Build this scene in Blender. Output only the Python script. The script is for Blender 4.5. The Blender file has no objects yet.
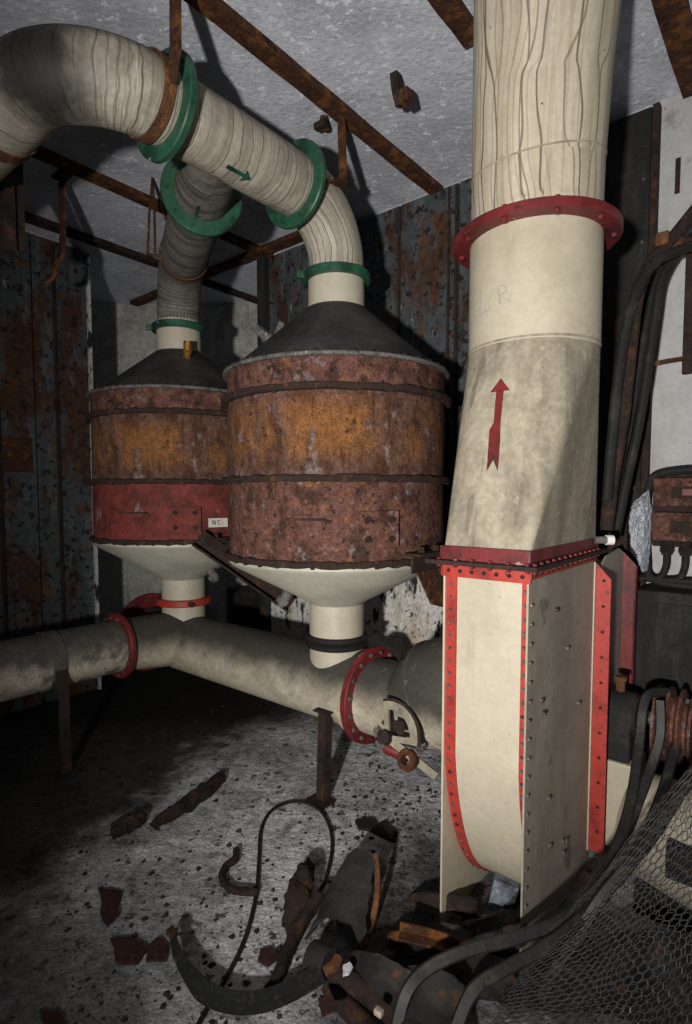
import bpy, bmesh, math, random
from mathutils import Vector, Matrix, noise as mnoise
from mathutils.bvhtree import BVHTree
random.seed(7)
sc = bpy.context.scene
COL = sc.collection
pi = math.pi

# ------------------------------------------------------------------ camera, world, light, exposure
F = 560.0; PITCH = math.radians(3.5); HOR = 495.0; EYE = 1.25
Y0 = HOR + F * math.tan(PITCH)
cd = bpy.data.cameras.new('camera'); cam = bpy.data.objects.new('camera', cd); COL.objects.link(cam)
cam.location = (0, 0, EYE); cam.rotation_euler = (pi / 2 - PITCH, 0, 0)
cd.sensor_fit = 'VERTICAL'; cd.sensor_height = 36; cd.lens = 36 * F / 1024
cd.shift_y = (Y0 - 512) / 1024; cd.clip_start = 0.02
sc.camera = cam
w = bpy.data.worlds.new('world'); sc.world = w; w.use_nodes = True
w.node_tree.nodes['Background'].inputs[0].default_value = (0.78, 0.87, 1.0, 1)
w.node_tree.nodes['Background'].inputs[1].default_value = 0.085


def spot(name, loc, target, power, size, blend, radius, col):
    l = bpy.data.lights.new(name, 'SPOT'); l.energy = power; l.spot_size = math.radians(size); l.spot_blend = blend
    l.shadow_soft_size = radius; l.color = col
    o = bpy.data.objects.new(name, l); COL.objects.link(o); o.location = loc
    o.rotation_euler = (Vector(target) - Vector(loc)).to_track_quat('-Z', 'Y').to_euler()
    return o


spot('hand_lamp', (-0.54, -0.68, 1.08), (0.26, 2.0, 1.42), 425, 90, 1.0, 0.05, (1.0, 0.97, 0.92))
sc.view_settings.view_transform = 'Standard'
sc.view_settings.look = 'None'
sc.view_settings.exposure = 0.0
sc.view_settings.gamma = 1.0
sc.view_settings.use_curve_mapping = False

# ------------------------------------------------------------------ coordinates
ANG = math.radians(50.5)
U = Vector((-math.sin(ANG), math.cos(ANG), 0)); V = Vector((math.cos(ANG), math.sin(ANG), 0)); Z = Vector((0, 0, 1))
T2 = Vector((-0.04, 2.386, 0))          # axis of the near tank


def W(u, v, z): return T2 + U * u + V * v + Z * z


BC = Vector((0.455, 1.40, 0))           # near corner of the fan housing


def H(a, b, z): return BC + U * a + V * b + Z * z


def ray(px, py):
    a = (px - 346) / F; b = -(py - Y0) / F
    return Vector((a, math.cos(PITCH) + b * math.sin(PITCH), -math.sin(PITCH) + b * math.cos(PITCH)))


def gz(px, py, z=0.0):                  # the point at height z on a line of sight
    r = ray(px, py); t = (z - EYE) / r.z
    return Vector((r.x * t, r.y * t, z))


def gy(px, py, Y):
    r = ray(px, py); t = Y / r.y
    return Vector((r.x * t, Y, EYE + r.z * t))


# ------------------------------------------------------------------ materials
def mat(name, base, rough=0.75, metal=0.0, layers=(), bump=None, spec=0.3, grain=(95, .24)):
    m = bpy.data.materials.new(name); m.use_nodes = True
    nt = m.node_tree; N = nt.nodes; L = nt.links
    b = N['Principled BSDF']; b.inputs['Roughness'].default_value = rough; b.inputs['Metallic'].default_value = metal
    b.inputs['Specular IOR Level'].default_value = spec
    tc = N.new('ShaderNodeTexCoord')
    sepx = {}

    def coord(kind): return tc.outputs['UV'] if kind else tc.outputs['Object']

    def sep(kind):
        if kind not in sepx:
            s = N.new('ShaderNodeSeparateXYZ'); L.new(coord(kind), s.inputs[0]); sepx[kind] = s
        return sepx[kind]

    def noisef(s, d, uv, seed, vor=False, dist=0.0):
        mp = N.new('ShaderNodeMapping'); L.new(coord(uv), mp.inputs[0])
        if not isinstance(s, (tuple, list)): s = (s, s, s)
        mp.inputs['Scale'].default_value = s; mp.inputs['Location'].default_value = (seed * 3.17, seed * 1.93, seed * 2.71)
        if vor:
            n = N.new('ShaderNodeTexVoronoi'); n.inputs['Scale'].default_value = 1; L.new(mp.outputs[0], n.inputs['Vector']); return n.outputs['Distance']
        n = N.new('ShaderNodeTexNoise'); n.inputs['Scale'].default_value = 1; n.inputs['Detail'].default_value = d
        n.inputs['Roughness'].default_value = 0.62; n.inputs['Distortion'].default_value = dist
        L.new(mp.outputs[0], n.inputs['Vector']); return n.outputs['Fac']

    def mrange(val, lo, hi, a=0.0, c=1.0):
        r = N.new('ShaderNodeMapRange'); r.interpolation_type = 'SMOOTHSTEP'
        r.inputs[1].default_value = lo; r.inputs[2].default_value = hi; r.inputs[3].default_value = a; r.inputs[4].default_value = c
        L.new(val, r.inputs[0]); return r.outputs[0]

    def mul(a, c):
        x = N.new('ShaderNodeMath'); x.operation = 'MULTIPLY'
        for i, q in enumerate((a, c)):
            if isinstance(q, (int, float)): x.inputs[i].default_value = q
            else: L.new(q, x.inputs[i])
        return x.outputs[0]

    cur = None
    for i, ly in enumerate(layers):
        uv = ly.get('uv', False)
        fac = None
        if 's' in ly:
            nv = noisef(ly['s'], ly.get('d', 5), uv, ly.get('seed', i + 1), ly.get('vor', False), ly.get('dist', 0.0))
            if 'ridge' in ly:
                a1 = N.new('ShaderNodeMath'); a1.operation = 'SUBTRACT'; L.new(nv, a1.inputs[0]); a1.inputs[1].default_value = ly.get('mid', .5)
                a2 = N.new('ShaderNodeMath'); a2.operation = 'ABSOLUTE'; L.new(a1.outputs[0], a2.inputs[0])
                fac = mrange(a2.outputs[0], ly['ridge'] * .4, ly['ridge'], 1.0, 0.0)
            else: fac = mrange(nv, ly.get('lo', .5), ly.get('hi', .6))
        if 'lines' in ly:
            ax_, f_, A_, w_, ns_ = ly['lines']
            nz = noisef(ns_, 2, True, i + 41)
            def mth(op, a, c=None, d=None):
                x = N.new('ShaderNodeMath'); x.operation = op
                for ii, q in enumerate((a, c, d)):
                    if q is None: continue
                    if isinstance(q, (int, float)): x.inputs[ii].default_value = q
                    else: L.new(q, x.inputs[ii])
                return x.outputs[0]
            xx = mth('MULTIPLY_ADD', sep(True).outputs[ax_], f_, mth('MULTIPLY', nz, A_))
            wn = N.new('ShaderNodeTexWhiteNoise'); wn.noise_dimensions = '1D'; L.new(mth('FLOOR', xx), wn.inputs['W'])
            dd = mth('ABSOLUTE', mth('SUBTRACT', mth('FRACT', xx), .5))
            g = mul(mrange(dd, w_ * .3, w_, 1.0, 0.0), mrange(wn.outputs['Value'], .25, .9))
            fac = g if fac is None else mul(fac, g)
        if 'rad' in ly:
            pt, r0, r1 = ly['rad']
            vd = N.new('ShaderNodeVectorMath'); vd.operation = 'DISTANCE'; L.new(tc.outputs['Object'], vd.inputs[0]); vd.inputs[1].default_value = pt
            src = vd.outputs['Value']; nz = noisef(ly.get('rs', 7), 6, False, i + 31)
            ad = N.new('ShaderNodeMath'); ad.operation = 'MULTIPLY_ADD'; L.new(nz, ad.inputs[0]); ad.inputs[1].default_value = ly.get('rw', .3); L.new(src, ad.inputs[2])
            g = mrange(ad.outputs[0], r0, r1, 1.0, 0.0); fac = g if fac is None else mul(fac, g)
        for (ax, a, c) in ly.get('grad', ()):
            if isinstance(ax, tuple):
                dt = N.new('ShaderNodeVectorMath'); dt.operation = 'DOT_PRODUCT'; L.new(tc.outputs['Object'], dt.inputs[0]); dt.inputs[1].default_value = ax; src = dt.outputs['Value']
            else: src = sep(ly.get('guv', False)).outputs[ax]
            if 'wob' in ly:
                nz = noisef(ly['wob'][0], 4, ly.get('guv', False), i + 11)
                ad = N.new('ShaderNodeMath'); ad.operation = 'MULTIPLY_ADD'; L.new(nz, ad.inputs[0]); ad.inputs[1].default_value = ly['wob'][1]; L.new(src, ad.inputs[2]); src = ad.outputs[0]
            g = mrange(src, a, c) if a < c else mrange(src, c, a, 1.0, 0.0)
            fac = g if fac is None else mul(fac, g)
        fac = mul(fac, ly.get('k', 1.0))
        mx = N.new('ShaderNodeMix'); mx.data_type = 'RGBA'
        L.new(fac, mx.inputs[0])
        if cur is None: mx.inputs[6].default_value = (*base, 1)
        else: L.new(cur, mx.inputs[6])
        mx.inputs[7].default_value = (*ly['c'], 1)
        cur = mx.outputs[2]
    if cur is None:
        rgb = N.new('ShaderNodeRGB'); rgb.outputs[0].default_value = (*base, 1); cur = rgb.outputs[0]
    for gs, ga in ((grain[0], grain[1]), (grain[0] * .23, grain[1] * .7)):
        vs = N.new('ShaderNodeVectorMath'); vs.operation = 'SCALE'; L.new(cur, vs.inputs[0])
        L.new(mrange(noisef(gs, 6, False, 21), .30, .70, 1 - ga, 1 + ga), vs.inputs['Scale']); cur = vs.outputs[0]
    L.new(cur, b.inputs['Base Color'])
    if bump:
        bn = N.new('ShaderNodeBump'); bn.inputs['Strength'].default_value = bump[1]; bn.inputs['Distance'].default_value = bump[2] if len(bump) > 2 else 0.01
        L.new(noisef(bump[0], 8, False, 5), bn.inputs['Height']); L.new(bn.outputs[0], b.inputs['Normal'])
    return m


RG = lambda c, s, w, **k: dict(c=c, s=s, ridge=w, **k)
D = lambda c, s, lo, hi, **k: dict(c=c, s=s, lo=lo, hi=hi, **k)
M = {}
M['ceiling'] = mat('ceiling_concrete', (.60, .62, .69), .9, 0, [
    D((.46, .475, .53), 2.2, .4, .65), D((.86, .88, .95), 30, .60, .66, d=2, k=.75), D((.70, .72, .79), 8, .5, .7, k=.6),
    D((.20, .19, .19), 5, .67, .76, k=.6)], (45, .6, .01), grain=(60, 0.10))
M['concrete'] = mat('wall_concrete', (.42, .41, .375), .92, 0, [
    D((.30, .29, .265), 2.5, .42, .62), D((.55, .53, .49), 9, .56, .7, k=.6), D((.10, .09, .08), (6, 6, 1.2), .58, .72, k=.5)], (40, .4, .008))
M['white_wall'] = mat('white_painted_wall', (.42, .415, .415), .85, 0, [
    D((.36, .35, .34), (9, 9, 1.4), .45, .65), D((.22, .20, .18), 5, .62, .70, k=.7), D((.15, .08, .06), 28, .68, .72, k=.8)], (30, .3, .006), grain=(60, 0.07))
M['dado'] = mat('peeling_whitewash', (.52, .51, .49), .9, 0, [
    D((.40, .34, .26), (9, 9, 1.5), .5, .65), D((.02, .02, .022), (13, 13, 5), .55, .61, d=9), D((.03, .028, .025), 34, .58, .64, k=.9)], (30, .6, .01))
M['steel_wall'] = mat('rusted_blue_steel', (.055, .063, .069), .65, .0, [
    D((.100, .110, .116), (14, 14, 2), .48, .68, k=.8), D((.058, .026, .014), (7, 7, 2.2), .48, .58, d=9), D((.115, .048, .017), 8, .57, .66, d=9, k=.85),
    D((.014, .010, .009), 26, .55, .61, d=6), D((.022, .018, .015), (9, 9, 3), .58, .68, d=9, k=.8), D((.30, .31, .31), (22, 22, 5), .66, .70, d=9, k=.6), D((.30, .31, .32), (60, 60, 3), .70, .76, k=.5)], (30, .5, .006))
M['steel_dark_and_shaded'] = mat('dark_and_shaded_steel', (.013, .013, .013), .85, .0, [  # dark cabinet steel, blackened further to paint in the duct's shadow
    D((.030, .029, .028), (14, 14, 2), .45, .65, k=.8), D((.045, .025, .014), 9, .6, .68), D((.012, .010, .009), 22, .6, .66)], (30, .4, .006))
M['rust'] = mat('deep_rust', (.060, .024, .012), .9, .1, [
    D((.16, .062, .016), 16, .50, .62, d=8), D((.020, .012, .010), 11, .54, .66), D((.30, .15, .045), 60, .64, .70, k=.7)], (70, .9, .008))
M['rust_dark'] = mat('dark_rust', (.030, .019, .015), .9, .1, [
    D((.065, .030, .017), 18, .54, .66, d=8), D((.014, .011, .010), 9, .52, .64), D((.15, .10, .075), 90, .68, .74, k=.6)], (80, .8, .006))
M['rust_orange'] = mat('orange_rust', (.10, .042, .018), .9, 0, [
    D((.20, .085, .028), 26, .52, .66, d=8), D((.04, .02, .013), 14, .54, .66)], (70, .8, .006))
M['green'] = mat('green_paint', (.020, .080, .045), .45, 0, [
    D((.010, .036, .022), 9, .46, .62), D((.24, .27, .24), 26, .66, .71, d=6), D((.08, .035, .02), 14, .66, .74)], (40, .15, .004), .4, grain=(60, 0.16))
M['red_dark'] = mat('crimson_paint', (.145, .016, .018), .5, 0, [
    D((.085, .012, .013), 8, .44, .64, d=8), D((.34, .21, .20), 22, .65, .71, d=8, k=.8), D((.035, .016, .013), 20, .58, .66, d=8)], (40, .2, .004), .4, grain=(60, 0.14))
M['red'] = mat('signal_red_paint', (.33, .034, .024), .5, 0, [
    D((.20, .020, .016), 9, .48, .66, d=8), D((.05, .018, .014), 42, .63, .68), D((.55, .40, .34), 60, .70, .74, k=.6)], (40, .2, .003), .4, grain=(60, 0.12))
M['cream'] = mat('cream_paint', (.44, .395, .305), .5, 0, [
    D((.385, .34, .255), 3, .42, .66, d=8), D((.32, .27, .18), (12, 12, 2.5), .58, .75, k=.6), D((.12, .09, .055), 48, .70, .73, d=4, k=.85),
    D((.36, .27, .10), 16, .68, .74, k=.6)], (30, .05, .003), .4, grain=(60, 0.05))
M['cream_streak'] = mat('streaked_cream', (.47, .42, .32), .6, 0, [
    D((.35, .30, .22), (22, 1.2, 1), .42, .66, uv=True, k=.8), D((.30, .25, .17), (50, 1.2, 1), .54, .68, d=3, uv=True, seed=9, k=.6),
    dict(c=(.10, .08, .06), lines=(0, 22, 5.0, .10, (3, 1.6, 1)), k=.9), dict(c=(.14, .11, .08), lines=(0, 47, 8.0, .16, (3, 1.8, 1)), k=.8),
    dict(c=(.12, .10, .07), lines=(0, 9, 2.6, .05, (3, 1.2, 1)), k=.9), D((.05, .035, .02), 55, .72, .75, d=3)], None, .35, grain=(60, .06))
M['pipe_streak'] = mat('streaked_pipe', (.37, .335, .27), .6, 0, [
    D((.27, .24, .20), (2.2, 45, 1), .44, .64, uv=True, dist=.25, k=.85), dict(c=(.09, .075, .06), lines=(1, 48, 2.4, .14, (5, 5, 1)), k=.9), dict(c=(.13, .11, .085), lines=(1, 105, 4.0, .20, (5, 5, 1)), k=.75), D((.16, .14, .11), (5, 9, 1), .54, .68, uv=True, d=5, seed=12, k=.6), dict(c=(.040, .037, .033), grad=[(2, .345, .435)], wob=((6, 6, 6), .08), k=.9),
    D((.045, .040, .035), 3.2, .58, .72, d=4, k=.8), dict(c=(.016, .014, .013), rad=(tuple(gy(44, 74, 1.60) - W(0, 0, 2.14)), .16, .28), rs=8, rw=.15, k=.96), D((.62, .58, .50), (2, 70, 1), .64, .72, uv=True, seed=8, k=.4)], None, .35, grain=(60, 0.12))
M['pipe_drip'] = mat('drip_streaked_pipe', (.42, .385, .315), .6, 0, [
    D((.27, .24, .195), (30, 2, 1), .44, .64, uv=True, k=.85), dict(c=(.08, .068, .055), lines=(0, 40, 3.0, .12, (4, 2.5, 1)), k=.9), dict(c=(.12, .10, .08), lines=(0, 90, 5.0, .18, (4, 2.5, 1)), k=.7)], None, .35, grain=(60, .08))
M['pipe_dark'] = mat('sooty_pipe', (.15, .14, .12), .65, 0, [
    D((.075, .07, .06), (2.2, 50, 1), .46, .60, uv=True, dist=.35), D((.26, .24, .20), (2.4, 85, 1), .60, .68, uv=True, seed=6, k=.7)], None, .3)
# lower manifold: soot lies over the upper flank of the pipe (grad on the angle coordinate of the tube)
M['pipe_low'] = mat('grimy_low_pipe', (.46, .415, .325), .6, 0, [
    D((.34, .29, .21), (8, 5, 1), .45, .65, uv=True, k=.8), D((.40, .24, .08), (3, 22, 1), .66, .72, uv=True, k=.7),
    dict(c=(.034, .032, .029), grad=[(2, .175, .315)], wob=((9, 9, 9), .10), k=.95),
    D((.20, .19, .165), 26, .62, .70, d=8, k=.45), D((.03, .025, .02), 40, .66, .70, k=.8)], (40, .15, .003), .35, grain=(60, 0.14))
M['pipe_low_left'] = mat('soot_mottled_pipe', (.40, .36, .29), .65, 0, [
    D((.25, .22, .17), 8, .45, .65), dict(c=(.052, .048, .043), grad=[(2, .21, .36)], wob=((8, 8, 8), .12), k=.93),
    D((.06, .055, .05), (10, 10, 10), .50, .60, d=9, k=.75), D((.20, .09, .04), 9, .68, .74, k=.7)], (40, .2, .004), .3)
M['grey_beige'] = mat('dusty_beige', (.325, .285, .215), .75, 0, [
    D((.215, .19, .145), (9, 9, 1.3), .42, .62, d=8, k=.9), D((.14, .12, .09), (26, 26, 2.0), .54, .70, d=8, k=.75), D((.16, .14, .105), 5, .56, .70, d=8, k=.6),
    D((.40, .36, .28), 34, .58, .68, d=7, k=.5), D((.36, .26, .10), (12, 12, 4), .66, .73, k=.6), D((.08, .06, .04), 60, .69, .72, k=.8)], (40, .12, .003), .2, grain=(60, 0.14))
M['plate'] = mat('worn_steel_plate', (.31, .28, .225), .5, .0, [
    D((.25, .225, .18), (6, 6, 1.5), .42, .62), D((.12, .10, .08), 7, .60, .72, k=.8), D((.44, .41, .35), (70, 70, 8), .66, .74, k=.5)], (60, .1, .002), .4, grain=(60, 0.12))
M['hopper'] = mat('pale_hopper_paint', (.40, .385, .32), .5, 0, [
    D((.30, .29, .24), 4, .45, .65), D((.10, .08, .06), 34, .69, .72, k=.8), D((.30, .25, .16), (14, 14, 3), .62, .72, k=.5)], (30, .05, .002), .4, grain=(60, 0.07))
M['neck'] = mat('ivory_neck_paint', (.44, .40, .315), .5, 0, [
    D((.40, .36, .275), 5, .5, .68), D((.12, .09, .06), 40, .70, .73)], None, .4, grain=(60, 0.05))
M['black_cone'] = mat('black_cone_paint', (.022, .022, .023), .55, 0, [
    D((.045, .043, .040), 5, .42, .66), D((.13, .125, .115), 42, .64, .72, d=8, k=.5), D((.16, .11, .02), (10, 10, 3), .68, .76, k=.5)], (40, .2, .003), .4, grain=(60, 0.20))
M['grey_rim'] = mat('chipped_grey_rim', (.11, .105, .098), .7, 0, [D((.06, .05, .045), 24, .5, .6), D((.32, .31, .29), 60, .6, .68)], (60, .4, .003))
M['tank_rust'] = mat('mauve_rust', (.105, .056, .042), .88, 0, [
    D((.060, .028, .019), (14, 14, 6), .46, .60, d=9), D((.185, .078, .026), (9, 9, 3), .36, .58, d=9, grad=[(2, .83, .93), (2, 1.13, 1.03)], k=.95),
    D((.24, .11, .033), (60, 60, 9), .54, .66, d=5, grad=[(2, .86, .97), (2, 1.06, .98)], k=.7),
    D((.070, .030, .015), (26, 26, 5), .54, .64, d=8, k=.85), D((.19, .155, .160), (16, 16, 10), .57, .66, d=10, k=.7), D((.24, .10, .08), (30, 30, 14), .62, .70, d=8, k=.6),
    D((.018, .012, .010), 48, .60, .66, d=6, k=.9)], (75, .8, .008), .2, (130, .38))
M['tank_band'] = mat('pink_brown_rust', (.115, .052, .040), .88, 0, [
    D((.055, .026, .019), (14, 14, 12), .46, .60, d=9), D((.24, .125, .105), (22, 22, 18), .58, .68, d=9, k=.65), D((.19, .080, .024), 18, .56, .68, d=9, k=.7),
    D((.17, .145, .150), 18, .58, .67, d=10, k=.65), D((.018, .012, .010), 44, .58, .64, d=6, k=.9)], (75, .8, .008), .2, (130, .38))
M['tank_red'] = mat('faded_red_paint', (.155, .030, .024), .8, 0, [
    D((.085, .020, .016), 8, .46, .64, d=9), D((.24, .17, .18), (12, 12, 5), .62, .70, d=8, k=.8), D((.03, .018, .015), 40, .66, .70)], (60, .3, .004), .3)
M['flange_rust'] = mat('black_brown_rust', (.028, .016, .012), .9, 0, [D((.09, .035, .018), 26, .55, .66, d=8), D((.15, .11, .10), 40, .68, .74, k=.5)], (90, .9, .006))
M['rubber'] = mat('black_rubber', (.010, .0095, .009), .75, 0, [D((.028, .026, .024), 12, .5, .7)], (60, .2, .002), .35)
M['belt'] = mat('dusty_drive_belt', (.014, .013, .012), .55, 0, [D((.036, .032, .026), 9, .46, .66), D((.012, .011, .010), 22, .55, .65)], (60, .3, .002), .35)
M['strap'] = mat('grey_webbing', (.011, .011, .011), .85, 0, [D((.035, .035, .034), 70, .54, .66, k=.8)], (160, .6, .002))
M['scrap_black'] = mat('charred_sheet', (.010, .0095, .009), .8, .0, [D((.026, .023, .021), 9, .46, .66, d=9), D((.075, .036, .018), 16, .60, .68, d=8), D((.12, .12, .12), 80, .70, .74, k=.5)], (40, .4, .004), .4)
M['scrap_grey'] = mat('sooty_drum_sheet', (.015, .0145, .014), .75, .0, [D((.030, .028, .026), (4, 4, 14), .46, .62), D((.018, .017, .016), 8, .5, .64), D((.32, .17, .05), 16, .70, .73)], (40, .3, .004), .4)
M['flake'] = mat('red_brown_flake', (.042, .018, .014), .85, 0, [D((.030, .014, .011), 14, .48, .62), D((.13, .055, .035), 30, .62, .7)], (60, .6, .003))
M['galv'] = mat('galvanised_wire', (.075, .075, .077), .5, .2)
M['bolt'] = mat('grey_bolt', (.13, .11, .10), .55, .4, [D((.05, .025, .018), 30, .5, .6)])
M['blue_steel'] = mat('bluish_bare_steel', (.13, .15, .18), .5, .2, [D((.04, .045, .05), 12, .46, .6, d=8), D((.5, .52, .55), 40, .62, .68, d=6)])
M['brass'] = mat('brass_tap', (.36, .17, .035), .45, .5, [D((.14, .06, .02), 40, .5, .62)])
M['white_cap'] = mat('white_plastic', (.75, .75, .74), .5, grain=(60, 0.03))
M['plaster'] = mat('white_lime_bloom', (.80, .84, .92), .95, 0, [D((.38, .42, .50), (110, 110, 16), .48, .62, d=7)], (150, 1.0, .03), 0.1)
M['label'] = mat('label_plate', (.55, .53, .48), .6, 0, [D((.35, .3, .24), 30, .55, .65)], grain=(60, 0.03))
M['ink'] = mat('black_ink', (.02, .02, .02), .7)
M['pencil'] = mat('pencil_line', (.33, .31, .29), .7, grain=(60, 0.03))
M['scrap_white'] = mat('white_paper_scrap', (.6, .62, .66), .8)
M['stone'] = mat('pinkish_stone', (.42, .33, .27), .9, 0, [D((.25, .2, .17), 40, .5, .6)])
M['grit'] = mat('black_grit', (.020, .018, .017), .9, 0, [D((.06, .05, .045), 30, .5, .65)])
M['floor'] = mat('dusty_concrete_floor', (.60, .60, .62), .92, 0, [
    D((.33, .325, .32), 3.2, .42, .64, d=8), D((.66, .66, .69), 12, .52, .68, d=9, k=.8), D((.13, .125, .12), 9, .55, .68, d=10, k=.75),
    D((.035, .032, .030), 20, .60, .64, d=9, k=.85), D((.02, .018, .017), 60, .62, .66, d=5, k=.8), D((.52, .52, .54), 70, .60, .66, d=3, k=.5),
    D((.20, .16, .06), 4.5, .70, .76, k=.5),
    dict(c=(.020, .019, .018), rad=((.40, 1.62, 0), .45, .85), rs=9, rw=.5, k=.88), dict(c=(.022, .021, .020), rad=((.1, 1.42, 0), .30, .60), rs=12, rw=.5, k=.7),  # soot round the housing, also painting in shade under its front sheet
    dict(c=(.050, .046, .042), rad=((-.85, 1.22, 0), .40, .95), rs=8, rw=.4, k=.75),  # lower left floor painted darker for the lamp's falloff
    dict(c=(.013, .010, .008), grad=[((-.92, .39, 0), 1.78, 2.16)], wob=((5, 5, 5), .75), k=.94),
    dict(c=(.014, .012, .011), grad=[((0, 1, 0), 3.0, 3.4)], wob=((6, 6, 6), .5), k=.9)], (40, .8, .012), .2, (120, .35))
M['mud'] = mat('dark_wet_mud', (.014, .011, .009), .55, 0, [D((.030, .020, .014), 6, .46, .64), D((.12, .11, .10), 40, .68, .72, d=6, k=.8)], (30, .7, .01), .35)


# ------------------------------------------------------------------ geometry helpers
def new(): return bmesh.new()


def box(bm, c, hu, hv, hz, ax=(U, V, Z), bev=0.0):
    t = bmesh.new(); vs = []
    for i in (-1, 1):
        for j in (-1, 1):
            for k in (-1, 1): vs.append(t.verts.new(c + ax[0] * (i * hu) + ax[1] * (j * hv) + ax[2] * (k * hz)))
    for q in ((0, 1, 3, 2), (4, 6, 7, 5), (0, 4, 5, 1), (2, 3, 7, 6), (0, 2, 6, 4), (1, 5, 7, 3)): t.faces.new([vs[i] for i in q])
    if bev: bmesh.ops.bevel(t, geom=t.edges[:], offset=bev, segments=2, affect='EDGES', profile=.6)
    merge(bm, t); return bm


def merge(bm, t):
    me = bpy.data.meshes.new('tmp'); bmesh.ops.recalc_face_normals(t, faces=t.faces[:]); t.to_mesh(me); t.free(); bm.from_mesh(me); bpy.data.meshes.remove(me)


def wbox(bm, u0, u1, v0, v1, z0, z1, bev=0.0):
    return box(bm, W((u0 + u1) / 2, (v0 + v1) / 2, (z0 + z1) / 2), abs(u1 - u0) / 2, abs(v1 - v0) / 2, abs(z1 - z0) / 2, bev=bev)


def hbox(bm, a0, a1, b0, b1, z0, z1, bev=0.0):
    return box(bm, H((a0 + a1) / 2, (b0 + b1) / 2, (z0 + z1) / 2), abs(a1 - a0) / 2, abs(b1 - b0) / 2, abs(z1 - z0) / 2, bev=bev)


def sweep(bm, path, section, up=None, caps=True, closed_sec=True, scale=None, uvr=1.0):
    """section: list of (side, up) offsets; frames by parallel transport, or a fixed up vector"""
    path = [Vector(p) for p in path]; n = len(path)
    tang = [(path[min(i + 1, n - 1)] - path[max(i - 1, 0)]).normalized() for i in range(n)]
    uvl = bm.loops.layers.uv.verify()
    if up is None:
        ref = Z if abs(tang[0].z) < .9 else V
        nrm = (ref - tang[0] * ref.dot(tang[0])).normalized()
    rings = []; ls = []; acc = 0; m = len(section)
    cum = [0]
    for j in range(m):
        a = section[j]; c = section[(j + 1) % m]; cum.append(cum[-1] + math.hypot(a[0] - c[0], a[1] - c[1]))
    for i in range(n):
        if up is not None:
            r = up[i] if isinstance(up, list) else up
            nrm = (r - tang[i] * r.dot(tang[i])).normalized()
        else:
            nrm = (nrm - tang[i] * nrm.dot(tang[i])).normalized()
        side = tang[i].cross(nrm)
        k = 1 if scale is None else scale[i]
        rings.append([bm.verts.new(path[i] + side * (a * k) + nrm * (b * k)) for a, b in section])
        if i: acc += (path[i] - path[i - 1]).length
        ls.append(acc)
    for i in range(n - 1):
        for j in range(m if closed_sec else m - 1):
            f = bm.faces.new((rings[i][j], rings[i][(j + 1) % m], rings[i + 1][(j + 1) % m], rings[i + 1][j])); f.smooth = m > 8
            for lp, q in zip(f.loops, ((cum[j], ls[i]), (cum[j + 1], ls[i]), (cum[j + 1], ls[i + 1]), (cum[j], ls[i + 1]))): lp[uvl].uv = q
    if caps and closed_sec:
        for r in (list(reversed(rings[0])), rings[-1]): bm.faces.new(r)
    return bm


def circ(R, n=32, ph=-pi / 2): return [(R * math.cos(ph + 2 * pi * k / n), R * math.sin(ph + 2 * pi * k / n)) for k in range(n)]


def tube(bm, path, R, n=32, caps=True, scale=None, up=None): return sweep(bm, path, circ(R, n), up=up, caps=caps, scale=scale)


def rect(w_, h_): return [(-w_ / 2, -h_ / 2), (w_ / 2, -h_ / 2), (w_ / 2, h_ / 2), (-w_ / 2, h_ / 2)]


def lathe(bm, prof, c, n=72, axis=None):
    uvl = bm.loops.layers.uv.verify()
    if axis is None: e1, e2, e3 = Vector((1, 0, 0)), Vector((0, 1, 0)), Z
    else:
        e3 = axis.normalized(); e1 = (Z - e3 * Z.dot(e3)).normalized() if abs(e3.z) < .9 else U.copy(); e2 = e3.cross(e1)
    rings = []; 
    for r, z in prof: rings.append([bm.verts.new(c + e3 * z + (e1 * math.cos(2 * pi * k / n) + e2 * math.sin(2 * pi * k / n)) * r) for k in range(n)])
    acc = 0
    for i in range(len(prof) - 1):
        dl = math.hypot(prof[i + 1][0] - prof[i][0], prof[i + 1][1] - prof[i][1])
        for k in range(n):
            f = bm.faces.new((rings[i][k], rings[i][(k + 1) % n], rings[i + 1][(k + 1) % n], rings[i + 1][k])); f.smooth = True
            R = max(p[0] for p in prof)
            for lp, q in zip(f.loops, ((k, acc), (k + 1, acc), (k + 1, acc + dl), (k, acc + dl))): lp[uvl].uv = (q[0] / n * 2 * pi * R, q[1])
        acc += dl
    return bm


def ring(bm, c, axis, r0, r1, t, n=64, bev=.004):
    h = t / 2
    return lathe(bm, [(r0, -h), (r1 - bev, -h), (r1, -h + bev), (r1, h - bev), (r1 - bev, h), (r0, h), (r0, -h)], c, n, axis)


def bolt(bm, p, nrm, r=.008, h=.008, n=6):
    nrm = nrm.normalized(); e = (Z if abs(nrm.z) < .9 else U); a = (e - nrm * e.dot(nrm)).normalized(); b = nrm.cross(a)
    bot = [bm.verts.new(p + (a * math.cos(2 * pi * k / n) + b * math.sin(2 * pi * k / n)) * r) for k in range(n)]
    top = [bm.verts.new(q.co + nrm * h - (q.co - p) * .15) for q in bot]
    for k in range(n): bm.faces.new((bot[k], bot[(k + 1) % n], top[(k + 1) % n], top[k]))
    bm.faces.new(top)


def extrude(bm, pts, dirv):
    t = bmesh.new(); a = [t.verts.new(Vector(p)) for p in pts]; b = [t.verts.new(Vector(p) + dirv) for p in pts]
    t.faces.new(a); t.faces.new(list(reversed(b))); n = len(a)
    for i in range(n): t.faces.new((a[i], b[i], b[(i + 1) % n], a[(i + 1) % n]))
    merge(bm, t)
    return bm


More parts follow.
